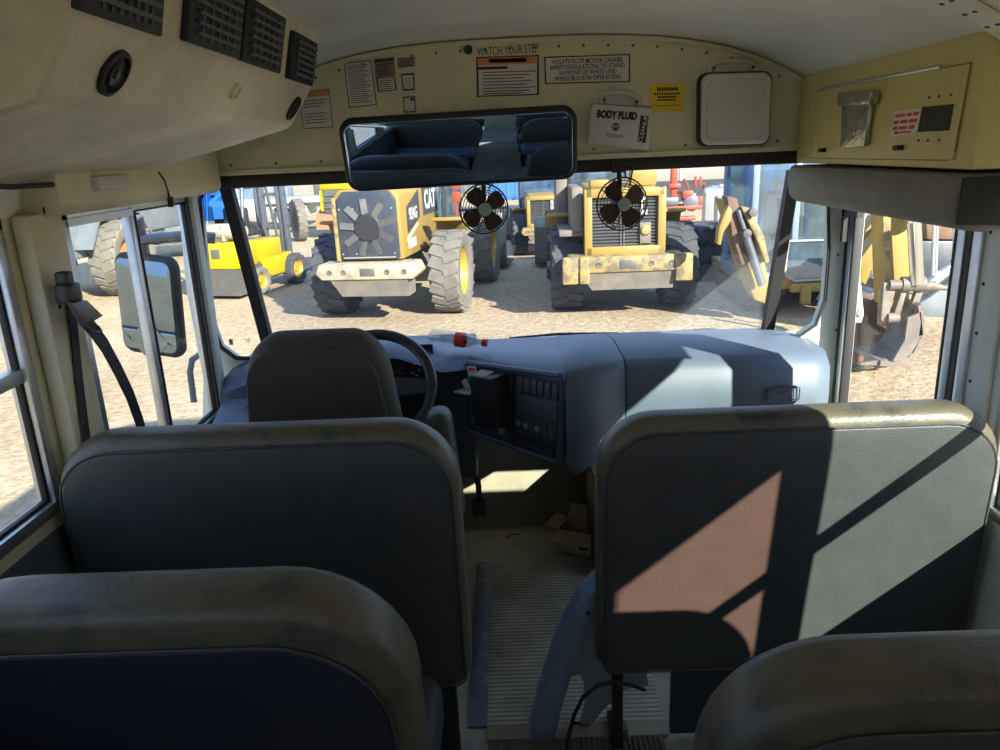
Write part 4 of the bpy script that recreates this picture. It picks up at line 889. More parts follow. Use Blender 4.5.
def loader(label, loc, rz, hw, ht, cw, grille, wm, group, track=1.05, rw=.70, wo=0):
    T = thing('wheel_loader', label, 'wheel loader', loc, rz, group)
    L = dict(local=True)
    b = MB(); b.prism([(-hw, .22, 1.05), (hw, .22, 1.05), (hw, .22, ht-.10), (hw-.10, .22, ht), (-hw+.10, .22, ht), (-hw, .22, ht-.10)], (0, 2.5, .0), .03); hood = obj('hood', b, 'catyel', T, **L)
    # rear face
    if grille == 'fan':
        b = MB(); b.prism([(-hw+.05, .15, 1.08), (hw-.05, .15, 1.08), (hw-.06, .15, ht-.16), (hw-.16, .15, ht-.03), (-hw+.16, .15, ht-.03), (-hw+.06, .15, ht-.16)], (0, .08, 0), .02); g = obj('radiator_door', b, 'darkmach', T, **L)
        Mg = axis_m((0, .145, 1.08+(ht-1.08)*.45), (0, -1, 0)); s = MB(); s.lathe([(0, .03), (.20, .025), (.23, .0)], 24, Mg); obj('fan_hub', s, 'black', g, **L)
        s = MB()
        for k in range(9):
            a = 2*math.pi*k/9+.25; s.box((0, 0, 0), (.24, .11, .012), None, 0, 2, Mg @ Matrix.Rotation(a, 4, 'Z') @ Matrix.Translation((.33, 0, .004)) @ Matrix.Rotation(.3, 4, 'X'))
        obj('fan_blades', s, 'greyiron', g, **L)
        s = MB()
        for x in (-hw+.10, -hw*.4, hw*.35, hw-.12):
            for z in (1.16, ht-.30): s.lathe([(.016, 0), (.012, .012), (0, .014)], 8, axis_m((x, .15, z), (0, -1, 0)))
        s.box((0, .145, 1.10), (hw*1.6, .012, .02)); obj('bolts', s, 'alu', g, **L)
        s = MB(); s.bx(-hw-.01, -hw+.045, .13, .24, 1.05, ht-.12, .01).bx(-hw+.03, -hw+.05, .14, .2, 1.05, ht-.2); obj('door_edge', s, 'catpale', g, **L)
    else:
        b = MB()
        b.bx(-hw-.02, -hw+.10, .10, .26, 1.02, ht, .015).bx(hw-.10, hw+.02, .10, .26, 1.02, ht, .015).bx(-hw, hw, .10, .26, ht-.13, ht, .015).bx(-hw, hw, .10, .26, 1.02, 1.15, .015); g = obj('grille_frame', b, 'catyel', T, **L)
        s = MB(); s.bx(-hw+.08, hw-.08, .20, .24, 1.12, ht-.1); obj('radiator_core', s, 'darkmach', g, **L)
        s = MB(); n = 15
        for i in range(n): z = 1.17+i*(ht-1.33)/(n-1); s.box((0, .17, z), (2*hw-.2, .014, .020), Matrix.Rotation(R(30), 3, 'X'))
        for x in (-hw*.1, -hw*.02, hw*.4): s.bx(x-.008, x+.008, .145, .17, 1.15, ht-.13)
        obj('grille_bars', s, 'greyiron', g, **L)
        s = MB(); s.bx(hw*.42, hw*.56, .13, .15, 1.62, 1.90); lb = obj('label_plate', s, 'white', g, **L)
        s = MB(); s.box((hw*.49, .126, 1.76), (.04, .004, .16)).box((hw*.49, .126, 1.70), (.06, .004, .02)); obj('symbol', s, 'ink', lb, **L)
        s = MB(); s.bx(hw*.38, hw*.66, .12, .17, 1.18, 1.50, .01); pb = obj('light_bracket', s, 'duststeel', g, **L)
        s = MB(); s.lathe([(0, .05), (.06, .04), (.085, 0)], 16, axis_m((hw*.52, .12, 1.38), (0, -1, 0))); obj('work_lamp', s, 'catpale', pb, **L)
    # counterweight: upper cream slab and recessed lower lip
    b = MB(); b.prism([(-cw, -.10, .78), (cw, -.10, .78), (cw+.10, -.10, .88), (cw+.03, -.10, 1.03), (-cw-.03, -.10, 1.03), (-cw-.10, -.10, .88)], (0, .50, 0), .025); c = obj('counterweight', b, 'cwcream' if grille == 'fan' else 'catpale', T, **L)
    s = MB(); s.layers([[V((-cw+.12, -.06, .78)), V((cw-.10, -.06, .78)), V((cw-.10, .4, .78)), V((-cw+.12, .4, .78))], [V((-cw*.62, .0, .50)), V((cw*.86, .0, .50)), V((cw*.86, .4, .50)), V((-cw*.62, .4, .50))]]); obj('lower_weight', s, 'duststeel', c, **L)
    s = MB(); s.bx(-.10, .14, -.115, -.09, .84, .96, .01); s2 = obj('drawbar_pocket', s, 'greyiron', c, **L)
    s = MB()
    for x in (-cw+.14, -cw*.5, cw*.45, cw*.82): s.lathe([(.045, 0), (.04, .012), (.02, .004), (0, .004)], 12, axis_m((x, -.10, .90), (0, -1, 0)))
    obj('bolt_caps', s, 'greyiron', c, **L)
    # frame, axle, wheels
    s = MB(); s.bx(-.35, .35, .3, 4.9, .60, 1.0, .04).bx(-track, track, 1.05, 1.3, .55, .80, .05).bx(-track, track, 4.2, 4.45, .55, .80, .05); obj('chassis', s, 'duststeel', T, **L)
    for y in (1.18, 4.32):
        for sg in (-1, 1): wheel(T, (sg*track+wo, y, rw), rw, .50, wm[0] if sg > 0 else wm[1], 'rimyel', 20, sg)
    for sg in (-1, 1):
        f = MB(); x0 = sg*(track-.28); x1 = sg*(track+.24); f.prism([(min(x0, x1), 1.9, 1.32), (min(x0, x1), 1.75, 1.55), (min(x0, x1), 1.3, 1.60), (min(x0, x1), 1.3, 1.54), (min(x0, x1), 1.7, 1.49), (min(x0, x1), 1.84, 1.30)], (abs(x1-x0), 0, 0), .008); obj('fender', f, 'catyel', T, **L)
        f = MB(); f.bx(sg*hw, sg*(track+.2), 2.2, 2.6, 1.02, 1.10, .01).bx(sg*(track), sg*(track+.22), 1.95, 2.5, .55, .63, .01).bx(sg*(track), sg*(track+.03), 1.95, 2.5, .55, 1.1); obj('step', f, 'duststeel', T, **L)
    # cab
    cb = MB(); z0, z1 = 1.25, 3.15
    for x in (-.72, .66):
        for y in (2.55, 3.95): cb.bx(x, x+.07, y, y+.07, z0, z1, .01)
    cb.bx(-.72, .73, 2.55, 4.02, z0-.15, z0+.25, .02).bx(-.80, .80, 2.45, 4.15, z1, z1+.14, .04); cf = obj('cab_frame', cb, 'darkmach', T, **L)
    gl = MB(); gl.bx(-.66, .66, 2.57, 2.575, z0+.25, z1).bx(-.71, -.70, 2.62, 3.95, z0+.25, z1).bx(.71, .72, 2.62, 3.95, z0+.25, z1).bx(-.66, .66, 4.0, 4.005, z0+.25, z1); obj('cab_glass', gl, 'mglass', cf, **L)
    # lift arms and bucket in front
    for sg in (-1, 1):
        a = MB(); a.prism([(sg*.45-.04, 3.95, 1.75), (sg*.45-.04, 4.3, 1.95), (sg*.45-.04, 5.9, .75), (sg*.45-.04, 6.0, .45), (sg*.45-.04, 5.75, .45), (sg*.45-.04, 4.2, 1.55)], (.08, 0, 0), .01); obj('lift_arm', a, 'catyel', T, **L)
    bk = MB(); bk.prism([(-1.35, 5.7, .25), (-1.35, 5.65, .95), (-1.35, 5.95, 1.15), (-1.35, 6.0, 1.1), (-1.35, 5.78, .9), (-1.35, 5.85, .28), (-1.35, 6.9, .12), (-1.35, 6.9, .06), (-1.35, 5.9, .08)], (2.7, 0, 0), .01); obj('bucket', bk, 'bucket', T, **L)
    return T, hood

# left loader: rear radiator with fan, letters on its right flank
pl_ = AY(366, 262, 12.0); T1, h1 = loader('yellow wheel loader with dark fan radiator door, left of the two nearest', (pl_.x+.02, 12.0, GZ), R(-8.5), .54, 2.16, .75, 'fan', ('tyre', 'tyredk'), 'wheel loaders facing away', track=1.02, wo=.07)  # shade on the left wheels put into a darker tyre colour
def side_m(x, y, z): # reading from the right flank: X along +Y, Y up, Z +X
    m = Matrix(((0, 0, 1), (1, 0, 0), (0, 1, 0))).to_4x4(); m.translation = V((x, y, z)); return m
s = MB(); s.prism([(.541, .55, 1.42), (.541, 1.35, 1.62), (.541, 1.35, 2.08), (.541, .55, 1.84)], (.008, 0, 0)); fp = obj('flank_decal', s, 'darkmach', T1, local=True)
obj('model_lettering', textmb('924G', .50, .20, side_m(.5495, .92, 1.72) @ Matrix.Shear('XZ', 4, (0, 0)), .02), 'white', fp, local=True)
s = MB(); s.prism([(.541, .50, 1.30), (.541, 1.2, 1.50), (.541, 1.2, 1.54), (.541, .50, 1.36)], (.008, 0, 0)).bx(.541, .549, .55, 1.0, 1.18, 1.32); obj('stripe', s, 'white', T1, local=True)
s = MB(); s.bx(.541, .549, 1.60, 2.66, 1.62, 2.13); dp2 = obj('brand_panel', s, 'darkmach', T1, local=True)
obj('brand_lettering', textmb('CAT', .80, .34, side_m(.5495, 2.12, 1.88), .03), 'white', dp2, local=True)
s = MB(); s.bx(1.0, 1.14, 1.95, 2.0, 1.80, 1.98, .01).bx(1.0, 1.14, 1.95, 2.0, 2.02, 2.20, .01).bx(1.05, 1.08, 1.96, 2.0, 1.5, 1.8); obj('tail_lamp', s, 'redm', T1, local=True)
# right loader: slatted grille in a pale frame
pr_ = AY(622, 265, 11.9); T2, h2 = loader('dusty yellow wheel loader with a slatted grille, right of the two nearest', (pr_.x+.03, 11.7, GZ), R(-1.5), .60, 2.02, .84, 'slats', ('tyredk', 'tyredk'), 'wheel loaders facing away', track=.92, wo=.06)
s = MB(); s.bx(-1.0, -.62, .35, 2.4, 1.30, 1.40, .02).bx(-.80, -.62, .35, 1.6, 1.30, 2.05, .04).bx(-1.0, -.8, 1.5, 2.3, 1.35, 2.5, .05); obj('side_tank', s, 'duststeel', T2, local=True)
for x0, x1, n in ((-.98, -.74, 0), (-.72, -.56, 1), (.74, 1.0, 2)):
    s = MB(); s.bx(x0, x1, -.14, -.02, .62, 1.04, .03); obj('bumper_block', s, 'catpale', T2, local=True)
s = MB(); s.bx(.15, .55, .6, .9, 2.02, 2.32, .03); obj('air_cleaner', s, 'catyel', T2, local=True)
s = MB(); s.bx(-.5, -.2, .5, .8, 2.02, 2.14, .03); obj('filler_box', s, 'catyel', T2, local=True)
# third loader further back between them
p3_ = AY(545, 240, 19.2); T3, h3 = loader('small looking distant yellow loader between the two nearest loaders', (p3_.x, 19.2, GZ), R(1), .56, 2.05, .70, 'slats', ('tyredk', 'tyredk'), 'wheel loaders facing away', track=.80)
T3.scale = (.74, .74, .74)
# ---- forklift
gf = AY(231, 270, 15.0)
T = thing('forklift', 'bright yellow forklift with a propane tank on its back', 'forklift', (gf.x-.36, 15.0, GZ), R(-15)); L = dict(local=True)
b = MB(); b.prism([(-.58, 0, .62), (.58, 0, .62), (.58, .0, 1.14), (-.58, .0, 1.14)], (0, .75, 0), .05).bx(-.55, .55, .75, 1.7, .66, 1.08, .03); cwt = obj('counterweight', b, 'forkyel', T, **L)
s = MB(); s.bx(-.33, -.14, -.012, .02, .84, 1.02).bx(.02, .21, -.012, .02, .84, 1.02); obj('vent_holes', s, 'greyiron', cwt, **L)
b = MB(); b.layers([[V((-.48, .10, .08)), V((.48, .10, .08)), V((.5, .9, .08)), V((-.5, .9, .08))], [V((-.56, .03, .62)), V((.56, .03, .62)), V((.56, .9, .62)), V((-.56, .9, .62))]]); obj('lower_weight', b, 'greyiron', T, **L)
b = MB(); b.bx(-.5, .56, .9, 2.1, .30, .72, .04); obj('side_skirt', b, 'forkyel', T, **L)
for sg in (-1, 1):
    wheel(T, (sg*.52, .75, .28), .28, .22, 'tyre', 'rimyel', 12, sg); wheel(T, (sg*.60, 2.05, .34), .34, .24, 'tyredk', 'rimyel', 12, sg)
s = MB(); s.lathe([(0, -.44), (.10, -.42), (.155, -.34), (.155, .34), (.10, .42), (0, .44)], 20, axis_m((.14, .30, 1.34), (1, 0, 0))).bx(-.3, -.26, .14, .46, 1.16, 1.48, .01).bx(.2, .24, .14, .46, 1.16, 1.48, .01).cyl(V((.56, .3, 1.34)), V((.66, .3, 1.34)), .10, None, 14); obj('propane_tank', s, 'tank', T, **L)
s = MB()
for x in (-.42, .40): s.cyl(V((x, .55, 1.15)), V((x, .75, 2.15)), .035).cyl(V((x, 1.85, 1.0)), V((x, 1.6, 2.15)), .03).cyl(V((x, .75, 2.15)), V((x, 1.65, 2.15)), .03)
for k in range(6): s.cyl(V((-.42, .8+k*.16, 2.15)), V((.40, .8+k*.16, 2.15)), .02)
obj('overhead_guard', s, 'steel', T, **L)
s = MB()
for x in (-.34, -.22, .20, .32): s.bx(x, x+.08, 2.25, 2.40, .15, 2.35, .01)
for z in (.5, 1.2, 1.9, 2.3): s.bx(-.34, .40, 2.28, 2.36, z, z+.07)
obj('mast', s, 'steel', T, **L)
s = MB(); s.bx(-.3, .3, 1.0, 1.5, 1.16, 1.28, .04).bx(-.28, .28, .95, 1.08, 1.25, 1.75, .05); obj('operator_seat', s, 'black', T, **L)
s = MB(); s.bx(-.25, -.15, 2.4, 3.4, .1, .15).bx(.15, .25, 2.4, 3.4, .1, .15); obj('fork', s, 'steel', T, **L)

# ---- vehicles far left
def pickup(name, label, loc, rz, m, group=None, flat=False, cat='truck', S=1.0):
    T = thing(name, label, cat, loc, rz, group); L = dict(local=True)      # length along X, faces -X
    b = MB(); b.prism([(-2.6, -.9, .55), (-2.65, -.9, .95), (-1.5, -.9, 1.10), (-1.0, -.9, 1.20), (2.6, -.9, 1.15), (2.6, -.9, .5), (2.0, -.9, .5), (1.95, -.9, .75), (1.75, -.9, .9), (1.45, -.9, .9), (1.25, -.9, .75), (1.2, -.9, .5), (-1.25, -.9, .5), (-1.3, -.9, .75), (-1.5, -.9, .9), (-1.8, -.9, .9), (-2.0, -.9, .75), (-2.05, -.9, .5)], (0, 1.8, 0), .03); bd = obj('body', b, m, T, **L)
    b = MB(); b.layers([[V((-1.3, -.85, 1.13)), V((.7, -.85, 1.16)), V((.7, .85, 1.16)), V((-1.3, .85, 1.13))], [V((-.5, -.72, 1.75)), V((.55, -.72, 1.75)), V((.55, .72, 1.75)), V((-.5, .72, 1.75))]]); cb = obj('cab', b, m, T, **L)
    g = MB()
    for y0, y1 in ((-.835, -.74), (.74, .835)):
        g.prism([(-.95, y0*1.02, 1.22), (-.15, y0*1.02, 1.22), (-.15, y1 if y0 < 0 else y0*.93, 1.66), (-.48, y1 if y0 < 0 else y0*.93, 1.66)], (0, .02, 0)).prism([(-.05, y0*1.02, 1.22), (.58, y0*1.02, 1.22), (.48, y1 if y0 < 0 else y0*.93, 1.66), (-.05, y1 if y0 < 0 else y0*.93, 1.66)], (0, .02, 0))
    obj('side_windows', g, 'mglass', cb, **L)
    if flat: b = MB(); b.bx(.8, 3.4, -1.1, 1.1, 1.0, 1.18, .02).bx(.8, .9, -1.1, 1.1, 1.1, 1.9, .02); obj('flat_bed', b, 'whitecar', T, **L)
    for x in (-1.65, 1.6):
        for sg in (-1, 1):
            ww = MB(); r = .40; Mx = axis_m((x, sg*.80, r), (0, sg, 0)); ww.lathe([(.22, -.1), (.36, -.12), (.40, -.08), (.40, .08), (.36, .12), (.23, .12), (.22, -.1)], 26, Mx); t = obj('tyre', ww, 'tyredk', T, **L)
            ww = MB(); ww.lathe([(0, .10), (.06, .10), (.08, .06), (.18, .07), (.23, .11), (.23, 0), (0, 0)], 22, Mx)
            for k in range(6): a = 2*math.pi*k/6; ww.box((0, 0, 0), (.14, .05, .02), None, 0, 2, Mx @ Matrix.Rotation(a, 4, 'Z') @ Matrix.Translation((.14, 0, .09)))
            obj('rim', ww, 'alu', t, **L)
    return T
g_ = ground(205, 229); pickup('pickup_truck', 'blue pickup truck seen through the tinted left corner glass', (g_.x-.9, g_.y+.9, GZ), R(2), 'bluecar')
g_ = ground(285, 229); pickup('pickup_truck', 'white work truck with flat bed behind the forklift mast', (g_.x-1.65, g_.y+.8, GZ), R(1), 'whitecar', flat=True)
g_ = ground(235, 212); pickup('pickup_truck', 'pale van-like truck farther back left of the white work truck', (g_.x, g_.y+2, GZ), R(4), 'ltblue')
# loose tyre and small dirty machine
g_ = ground(301, 241); T = thing('upright_tyre', 'worn pale tractor tyre standing alone left of the fan radiator loader', 'tyre', (g_.x, g_.y, GZ), R(28)); wheel(T, (0, 0, .70), .70, .30, 'tyre', 'greyiron', 20, 1)
g_ = ground(328, 238); T = thing('compact_tractor', 'small yellow machine caked in reddish mud left of the fan radiator loader', 'tractor', (g_.x+.46, g_.y+.1, GZ)); L = dict(local=True)
b = MB(); b.bx(-.6, .8, 0, 1.8, 1.60, 1.90, .05).bx(-.62, -.52, 0, .1, .9, 1.6).bx(.62, .72, 0, .1, .9, 1.6); obj('body', b, 'forkyel', T, **L)
b = MB(); b.bx(-.5, .62, .02, 1.7, .8, 1.6, .02)
for z in (1.0, 1.2, 1.4): b.bx(-.5, .6, -.03, .04, z, z+.06)
obj('engine', b, 'greyiron', T, **L)
b = MB(); b.layers([[V((-.8, -.2, .3)), V((.9, -.3, .3)), V((.9, 1.2, .3)), V((-.8, 1.2, .3))], [V((-.8, -.1, .8)), V((.9, -.1, .65)), V((.9, 1.2, .9)), V((-.7, 1.2, 1.1))]]); obj('mud_cake', b, 'mud', T, **L)
for sg in (-1, 1): wheel(T, (sg*.62+.15, 1.4, .5), .5, .3, 'tyredk', 'rust', 16, sg)

# ---- far middle: blue container truck with white band, white cubes, upright machines
def crate(name, label, cat, c, d, m, rz=0, extra=None, group=None):
    T = thing(name, label, cat, c, rz, group); b = MB(); b.box((0, 0, d[2]/2), d, None, .03); bd = obj('body', b, m, T, local=True)
    s = MB()
    n = max(3, int(d[0]/.35))
    for i in range(n): s.bx(-d[0]/2+(i+.3)*d[0]/n, -d[0]/2+(i+.6)*d[0]/n, -d[1]/2-.03, -d[1]/2, .08*d[2], .92*d[2])
    obj('ribs', s, m, bd, local=True); return T, bd
g_ = ground(522, 213); T, bd = crate('shipping_container', 'blue container with a white lettered band far behind the left loader', 'container', (g_.x, g_.y+1, GZ+.55), (2.9, 1.4, 1.5), 'blue')
s = MB(); s.bx(-1.3, 1.3, -.75, -.735, .80, 1.08); wb_ = obj('white_band', s, 'white', bd, local=True)
obj('lettering', textmb('HARDWARE', 2.3, .16, Matrix(((1, 0, 0, 0), (0, 0, -1, -.752), (0, 1, 0, .94), (0, 0, 0, 1))), .03), 'blue', wb_, local=True)
s = MB()
for x in (-1.1, -.1, 1.0): s.bx(x, x+.12, -.6, .6, -.55, 0)
obj('legs', s, 'steel', T, local=True)
for i, px_ in enumerate((536, 549, 562)):
    g_ = ground(px_, 213); T = thing('plastic_tote', ['white block tote beside the blue container, first from it', 'white block tote beside the blue container, middle one', 'white block tote beside the blue container, farthest from it'][i], 'tote', (g_.x+.35, g_.y+3.2, GZ+.45), 0, 'white totes in the distance')
    b = MB(); b.bx(-.22, .22, -.3, .3, 0, .85, .06).bx(-.08, .08, -.08, .08, .85, .93, .02); obj('tank', b, 'white', T, local=True)
    b = MB()
    for x in (-.25, 0, .21): b.bx(x*.8, x*.8+.04, -.29, .29, -.45, .02)
    b.bx(-.1, .12, -.32, -.3, .3, .6); obj('stand', b, 'steel', T, local=True)
for i, (px_, m, hh) in enumerate(((568, 'ltblue', 2.3), (580, 'blue', 2.1), (592, 'ltblue', 2.4), (605, 'rust', 2.0))):
    g_ = ground(px_, 216); T = thing('lift_mast', ['tall pale blue mast left of the slatted grille loader', 'dark blue mast left of the slatted grille loader', 'second pale blue mast left of the slatted grille loader', 'short rusty mast nearest the slatted grille loader'][i], 'mast', (g_.x, g_.y, GZ), 0, 'masts in the distance')
    b = MB(); b.bx(-.22, -.12, -.1, .1, 0, hh, .01).bx(.12, .22, -.1, .1, 0, hh, .01); obj('rails', b, m, T, local=True)
    b = MB()
    for k in range(5): b.bx(-.14, .14, -.05, .05, .2+k*hh/5.5, .28+k*hh/5.5)
    b.bx(-.20, .20, -.3, .3, 0, .25, .03); obj('crossbars', b, 'steel', T, local=True)
# silver beams leaning beside left loader (far right rear)
# ---- red crane post and red machinery
g_ = ground(673, 222); T = thing('red_lift_post', 'tall bright red lift post behind the slatted grille loader', 'post', (g_.x, g_.y, GZ))
b = MB(); b.bx(-.11, .11, -.11, .11, 0, 3.3, .03).bx(-.28, .28, -.26, .26, 0, .14, .02); obj('column', b, 'redm', T, local=True); b = MB(); b.bx(-.2, .2, -.2, .2, 1.15, 1.3, .02).bx(.1, .5, -.06, .06, .9, 1.02, .02); obj('collar', b, 'redm', T, local=True)
g_ = ground(684, 228); T = thing('red_implement', 'jumble of red farm implement frames behind the tyre pile', 'implement', (g_.x, g_.y, GZ))
b = MB(); b.bx(-1.0, .8, .2, .32, .55, .68, .02).bx(-1.0, .8, 1.0, 1.12, .55, .68, .02).bx(-1.0, -.88, .2, 1.1, .55, .68).bx(.68, .8, .2, 1.1, .55, .68).bx(-.9, .4, .1, .5, .22, .34, .02); obj('frame', b, 'redm', T, local=True)
b = MB(); random.seed(3)
for k in range(14):
    x = random.uniform(-.2, .85); z = random.uniform(.6, 1.35); b.cyl(V((x, .4, z)), V((x+random.uniform(-.35, .35), .9, z+random.uniform(-.3, .3))), .04, None, 8)
b.bx(.0, .35, .3, .7, .9, 1.15, .04).bx(.45, .7, .3, .7, .65, .95, .04); obj('linkage', b, 'redm', T, local=True)
b = MB(); b.lathe([(.18, -.06), (.26, -.04), (.26, .04), (.18, .06)], 16, axis_m((.3, .35, .75), (0, 1, 0))).bx(.15, .45, .35, .6, .75, 1.05, .03).bx(-.9, -.1, .4, .9, .68, .95, .04); obj('gearbox', b, 'steel', T, local=True)
# ---- white tank on ground behind the excavator arm
g_ = ground(724, 240); T = thing('white_water_tank', 'white boxy water tank standing behind the yellow boom', 'tank', (g_.x+.1, g_.y+.3, GZ+.35), R(-14))
b = MB(); b.bx(-.62, .62, -.45, .45, 0, 1.05, .10).bx(-.2, .2, -.2, .2, 1.05, 1.14, .03); obj('shell', b, 'whitecar', T, local=True)
b = MB(); b.bx(-.64, -.55, -.46, .46, .05, .95).bx(-.3, -.22, -.47, -.44, .05, .85).bx(-.55, -.48, -.46, .46, -.35, 0).bx(.5, .57, -.46, .46, -.35, 0); obj('frame', b, 'greyiron', T, local=True)
# ---- pile of stacked tyres (dark)
lab = ['bottom', 'second', 'third', 'top']
for col_, (sx_, sy_, n_, S_) in enumerate(((3.98, 15.5, 3, 1.0), (5.45, 17.0, 2, 1.0))):
    for i in range(n_):
        T = thing('stacked_tyre', '%s tyre of the %s' % (lab[i] if i < n_-1 else 'top', ['dark tyre stack right of the slatted grille loader', 'shorter tyre stack behind the excavator boom'][col_]), 'tyre', (sx_+.05*(i % 2), sy_, GZ+i*.36*S_), .5*i, 'stacked tyres')
        b = MB(); b.lathe([(.33, .03), (.42, 0), (.60, .02), (.66, .08), (.665, .18), (.66, .28), (.60, .34), (.42, .36), (.33, .33), (.33, .03)], 40)
        for q in range(26):
            for sg in (-1, 1):
                a = 2*math.pi*(q+(.5 if sg > 0 else 0))/26; b.box((0, 0, 0), (.05, .075, .14), None, 0, 2, Matrix.Rotation(a, 4, 'Z') @ Matrix.Translation((.665, 0, .18+sg*.08)) @ Matrix.Rotation(sg*R(28), 4, 'X'))
        obj('tread', b, 'tyredk', T, local=True)

# ---- excavator with glass cab and boom at right
ge = ground(800, 312)
T = thing('excavator', 'excavator with pale blue glass cab and weathered yellow boom at the right', 'excavator', (AY(790, 280, 11.6).x, 11.6, GZ), R(0)); L = dict(local=True)
b = MB()
c0 = -.66; c1 = 1.0
def xw(x, z, Y): p = AY(x, z, Y); return p
ox, oy = T.location.x, T.location.y
def lp(x, y, Y): p = AY(x, y, Y); return V((p.x-ox, p.y-oy, p.z-GZ))
# cab frame posts
fr = MB(); bl_ = lp(748, 262, 11.6); br_ = lp(842, 258, 11.6); tl_ = lp(752, 120, 11.6); tr_ = lp(842, 116, 11.6)
x0, x1, zb, zt = bl_.x+.02, br_.x+.1, .62, 3.0
for x in (x0, x0+.62, x1-.12):
    fr.bx(x, x+.10, 0, .09, zb, zt, .02).bx(x, x+.10, 1.5, 1.59, zb, zt, .02)
fr.bx(x0, x1, -.02, 1.6, zt-.05, zt+.14, .05).bx(x0, x1, 0, 1.59, zb-.12, zb+.06, .03)
cf = obj('cab_frame', fr, 'ltblue', T, **L)
g = MB(); g.bx(x0+.08, x0+.62, .03, .04, zb+.05, zt).bx(x0+.72, x1-.1, .03, .04, zb+.05, zt).bx(x0+.04, x0+.05, .08, 1.5, zb, zt).bx(x1-.06, x1-.05, .08, 1.5, zb, zt).bx(x0+.05, x1-.05, 1.54, 1.55, zb, zt); obj('cab_glass', g, 'mglass', cf, **L)
s = MB(); s.bx(x0+.5, x0+1.0, .5, .95, zb, zb+.55, .06).bx(x0+.5, x0+1.0, .9, 1.02, zb+.5, zb+1.2, .06); obj('operator_seat', s, 'greyiron', T, **L)
# door window with white rounded outline (lower cab pane)
s = MB(); q = [lp(*p, 11.5) for p in [(789, 241), (829, 240), (829, 279), (795, 281), (787, 277), (785, 270)]]; s.tube(q, .022, 8, True); obj('lower_pane_trim', s, 'whitecar', T, **L)
s = MB(); s.prism([p+V((0, .02, 0)) for p in q], (0, .01, 0)); obj('lower_pane', s, 'mglass', T, **L)
s = MB(); s.bx(x0+.1, x1+.3, -.05, 2.6, .42, .60, .04).bx(x0+.9, x1+.6, 1.7, 3.0, .60, 1.6, .08).bx(x0+.6, x1, -.15, -.05, .38, .52, .03).bx(x0+.75, x0+.9, -.22, -.1, .20, .50, .03); obj('deck', s, 'catyel', T, **L)
for sg, xx in ((-1, x0+.35), (1, x1+.2)):
    s = MB(); s.prism([(xx-.22, .2, .25), (xx-.22, .4, .04), (xx-.22, 2.3, .06), (xx-.22, 2.5, .25), (xx-.22, 2.3, .42), (xx-.22, .4, .42)], (.45, 0, 0), .04)
    for kk in range(11): s.bx(xx-.24, xx+.25, .4+kk*.17, .49+kk*.17, .40, .44).bx(xx-.24, xx+.25, .4+kk*.17, .49+kk*.17, .01, .06)
    obj('track', s, 'tyredk', T, **L)
# boom lying down to the left of the cab
def beam(mb, pts, Y, w):
    mb.prism([lp(*p, Y) for p in pts], (0, w, 0), .02); return mb
s = beam(MB(), [(721, 199), (735, 200), (752, 232), (765, 262), (772, 298), (768, 305), (755, 300), (742, 272), (733, 240)], 11.1, .35); bm_ = obj('boom', s, 'catyel', T, **L)
s = beam(MB(), [(741, 207), (749, 207), (764, 235), (770, 262), (766, 264), (757, 240)], 10.9, .2); obj('boom_cylinder_guard', s, 'catpale', T, **L)
s = MB(); s.cyl(lp(738, 210, 10.95), lp(746, 235, 10.95), .035).cyl(lp(744, 230, 10.95), lp(762, 285, 10.95), .06); obj('cylinder', s, 'steel', T, **L)
s = MB(); s.lathe([(.06, -.08), (.06, .08), (0, .09)], 14, axis_m(lp(746, 233, 10.9), (0, -1, 0))).lathe([(.06, -.08), (.06, .08), (0, .09)], 14, axis_m(lp(752, 212, 10.9), (0, -1, 0))); obj('pivot', s, 'greyiron', T, **L)
s = beam(MB(), [(729, 205), (733, 212), (731, 222), (724, 232), (721, 246), (717, 244), (719, 228), (724, 214)], 10.9, .16); obj('stick_link', s, 'catyel', T, **L)
s = beam(MB(), [(727, 196), (737, 198), (748, 240), (750, 262), (742, 266), (732, 235)], 11.0, .3); obj('stick', s, 'rust', T, **L)

# ---- backhoe arm seen through the door
T = thing('backhoe', 'yellow backhoe arm with chrome cylinder and bucket outside the entrance door', 'backhoe', (AX(905, 320, 6.0).x, AY(905, 320, 6.6).y, GZ)); 
Yb_ = 6.6
def bpx(pts, Y): return [AY(x, y, Y) for x, y in pts]
s = MB(); s.prism(bpx([(881, 190), (910, 190), (910, 304), (900, 312), (885, 306)], Yb_), (.0, .22, 0), .015); ar = obj('dipper_arm', s, 'catyel', T)
s = MB(); s.prism(bpx([(883, 190), (889, 190), (891, 300), (885, 303)], Yb_-.012), (0, .02, 0)); obj('side_strip', s, 'catpale', ar)
s = MB(); s.prism(bpx([(866, 230), (878, 215), (884, 218), (872, 248), (858, 266), (858, 250)], 7.4), (0, .2, 0), .02); obj('boom_link', s, 'catyel', T)
s = MB(); s.prism(bpx([(858, 262), (885, 226), (884, 240), (866, 286), (858, 280)], 7.2), (0, .2, 0), .02); obj('boom', s, 'catyel', T)
s = MB(); s.cyl(AY(915, 185, 6.5), AY(914, 225, 6.5), .055).cyl(AY(914, 222, 6.4), AY(917, 284, 6.4), .055); obj('cylinder', s, 'chrome', T)
s = MB()
for (x, y, r_) in ((895, 285, .045), (907, 284, .065), (919, 284, .065), (929, 286, .045), (893, 318, .045), (915, 319, .05)):
    s.lathe([(r_, -.045), (r_, .045), (r_*.5, .05), (0, .05)], 16, axis_m(AY(x, y, 6.45), (1, -.15, 0)))
s.cyl(AY(926, 285, 6.45), AY(951, 289, 6.45), .04, .015); obj('pivot_pins', s, 'bucket', T)
s = MB()
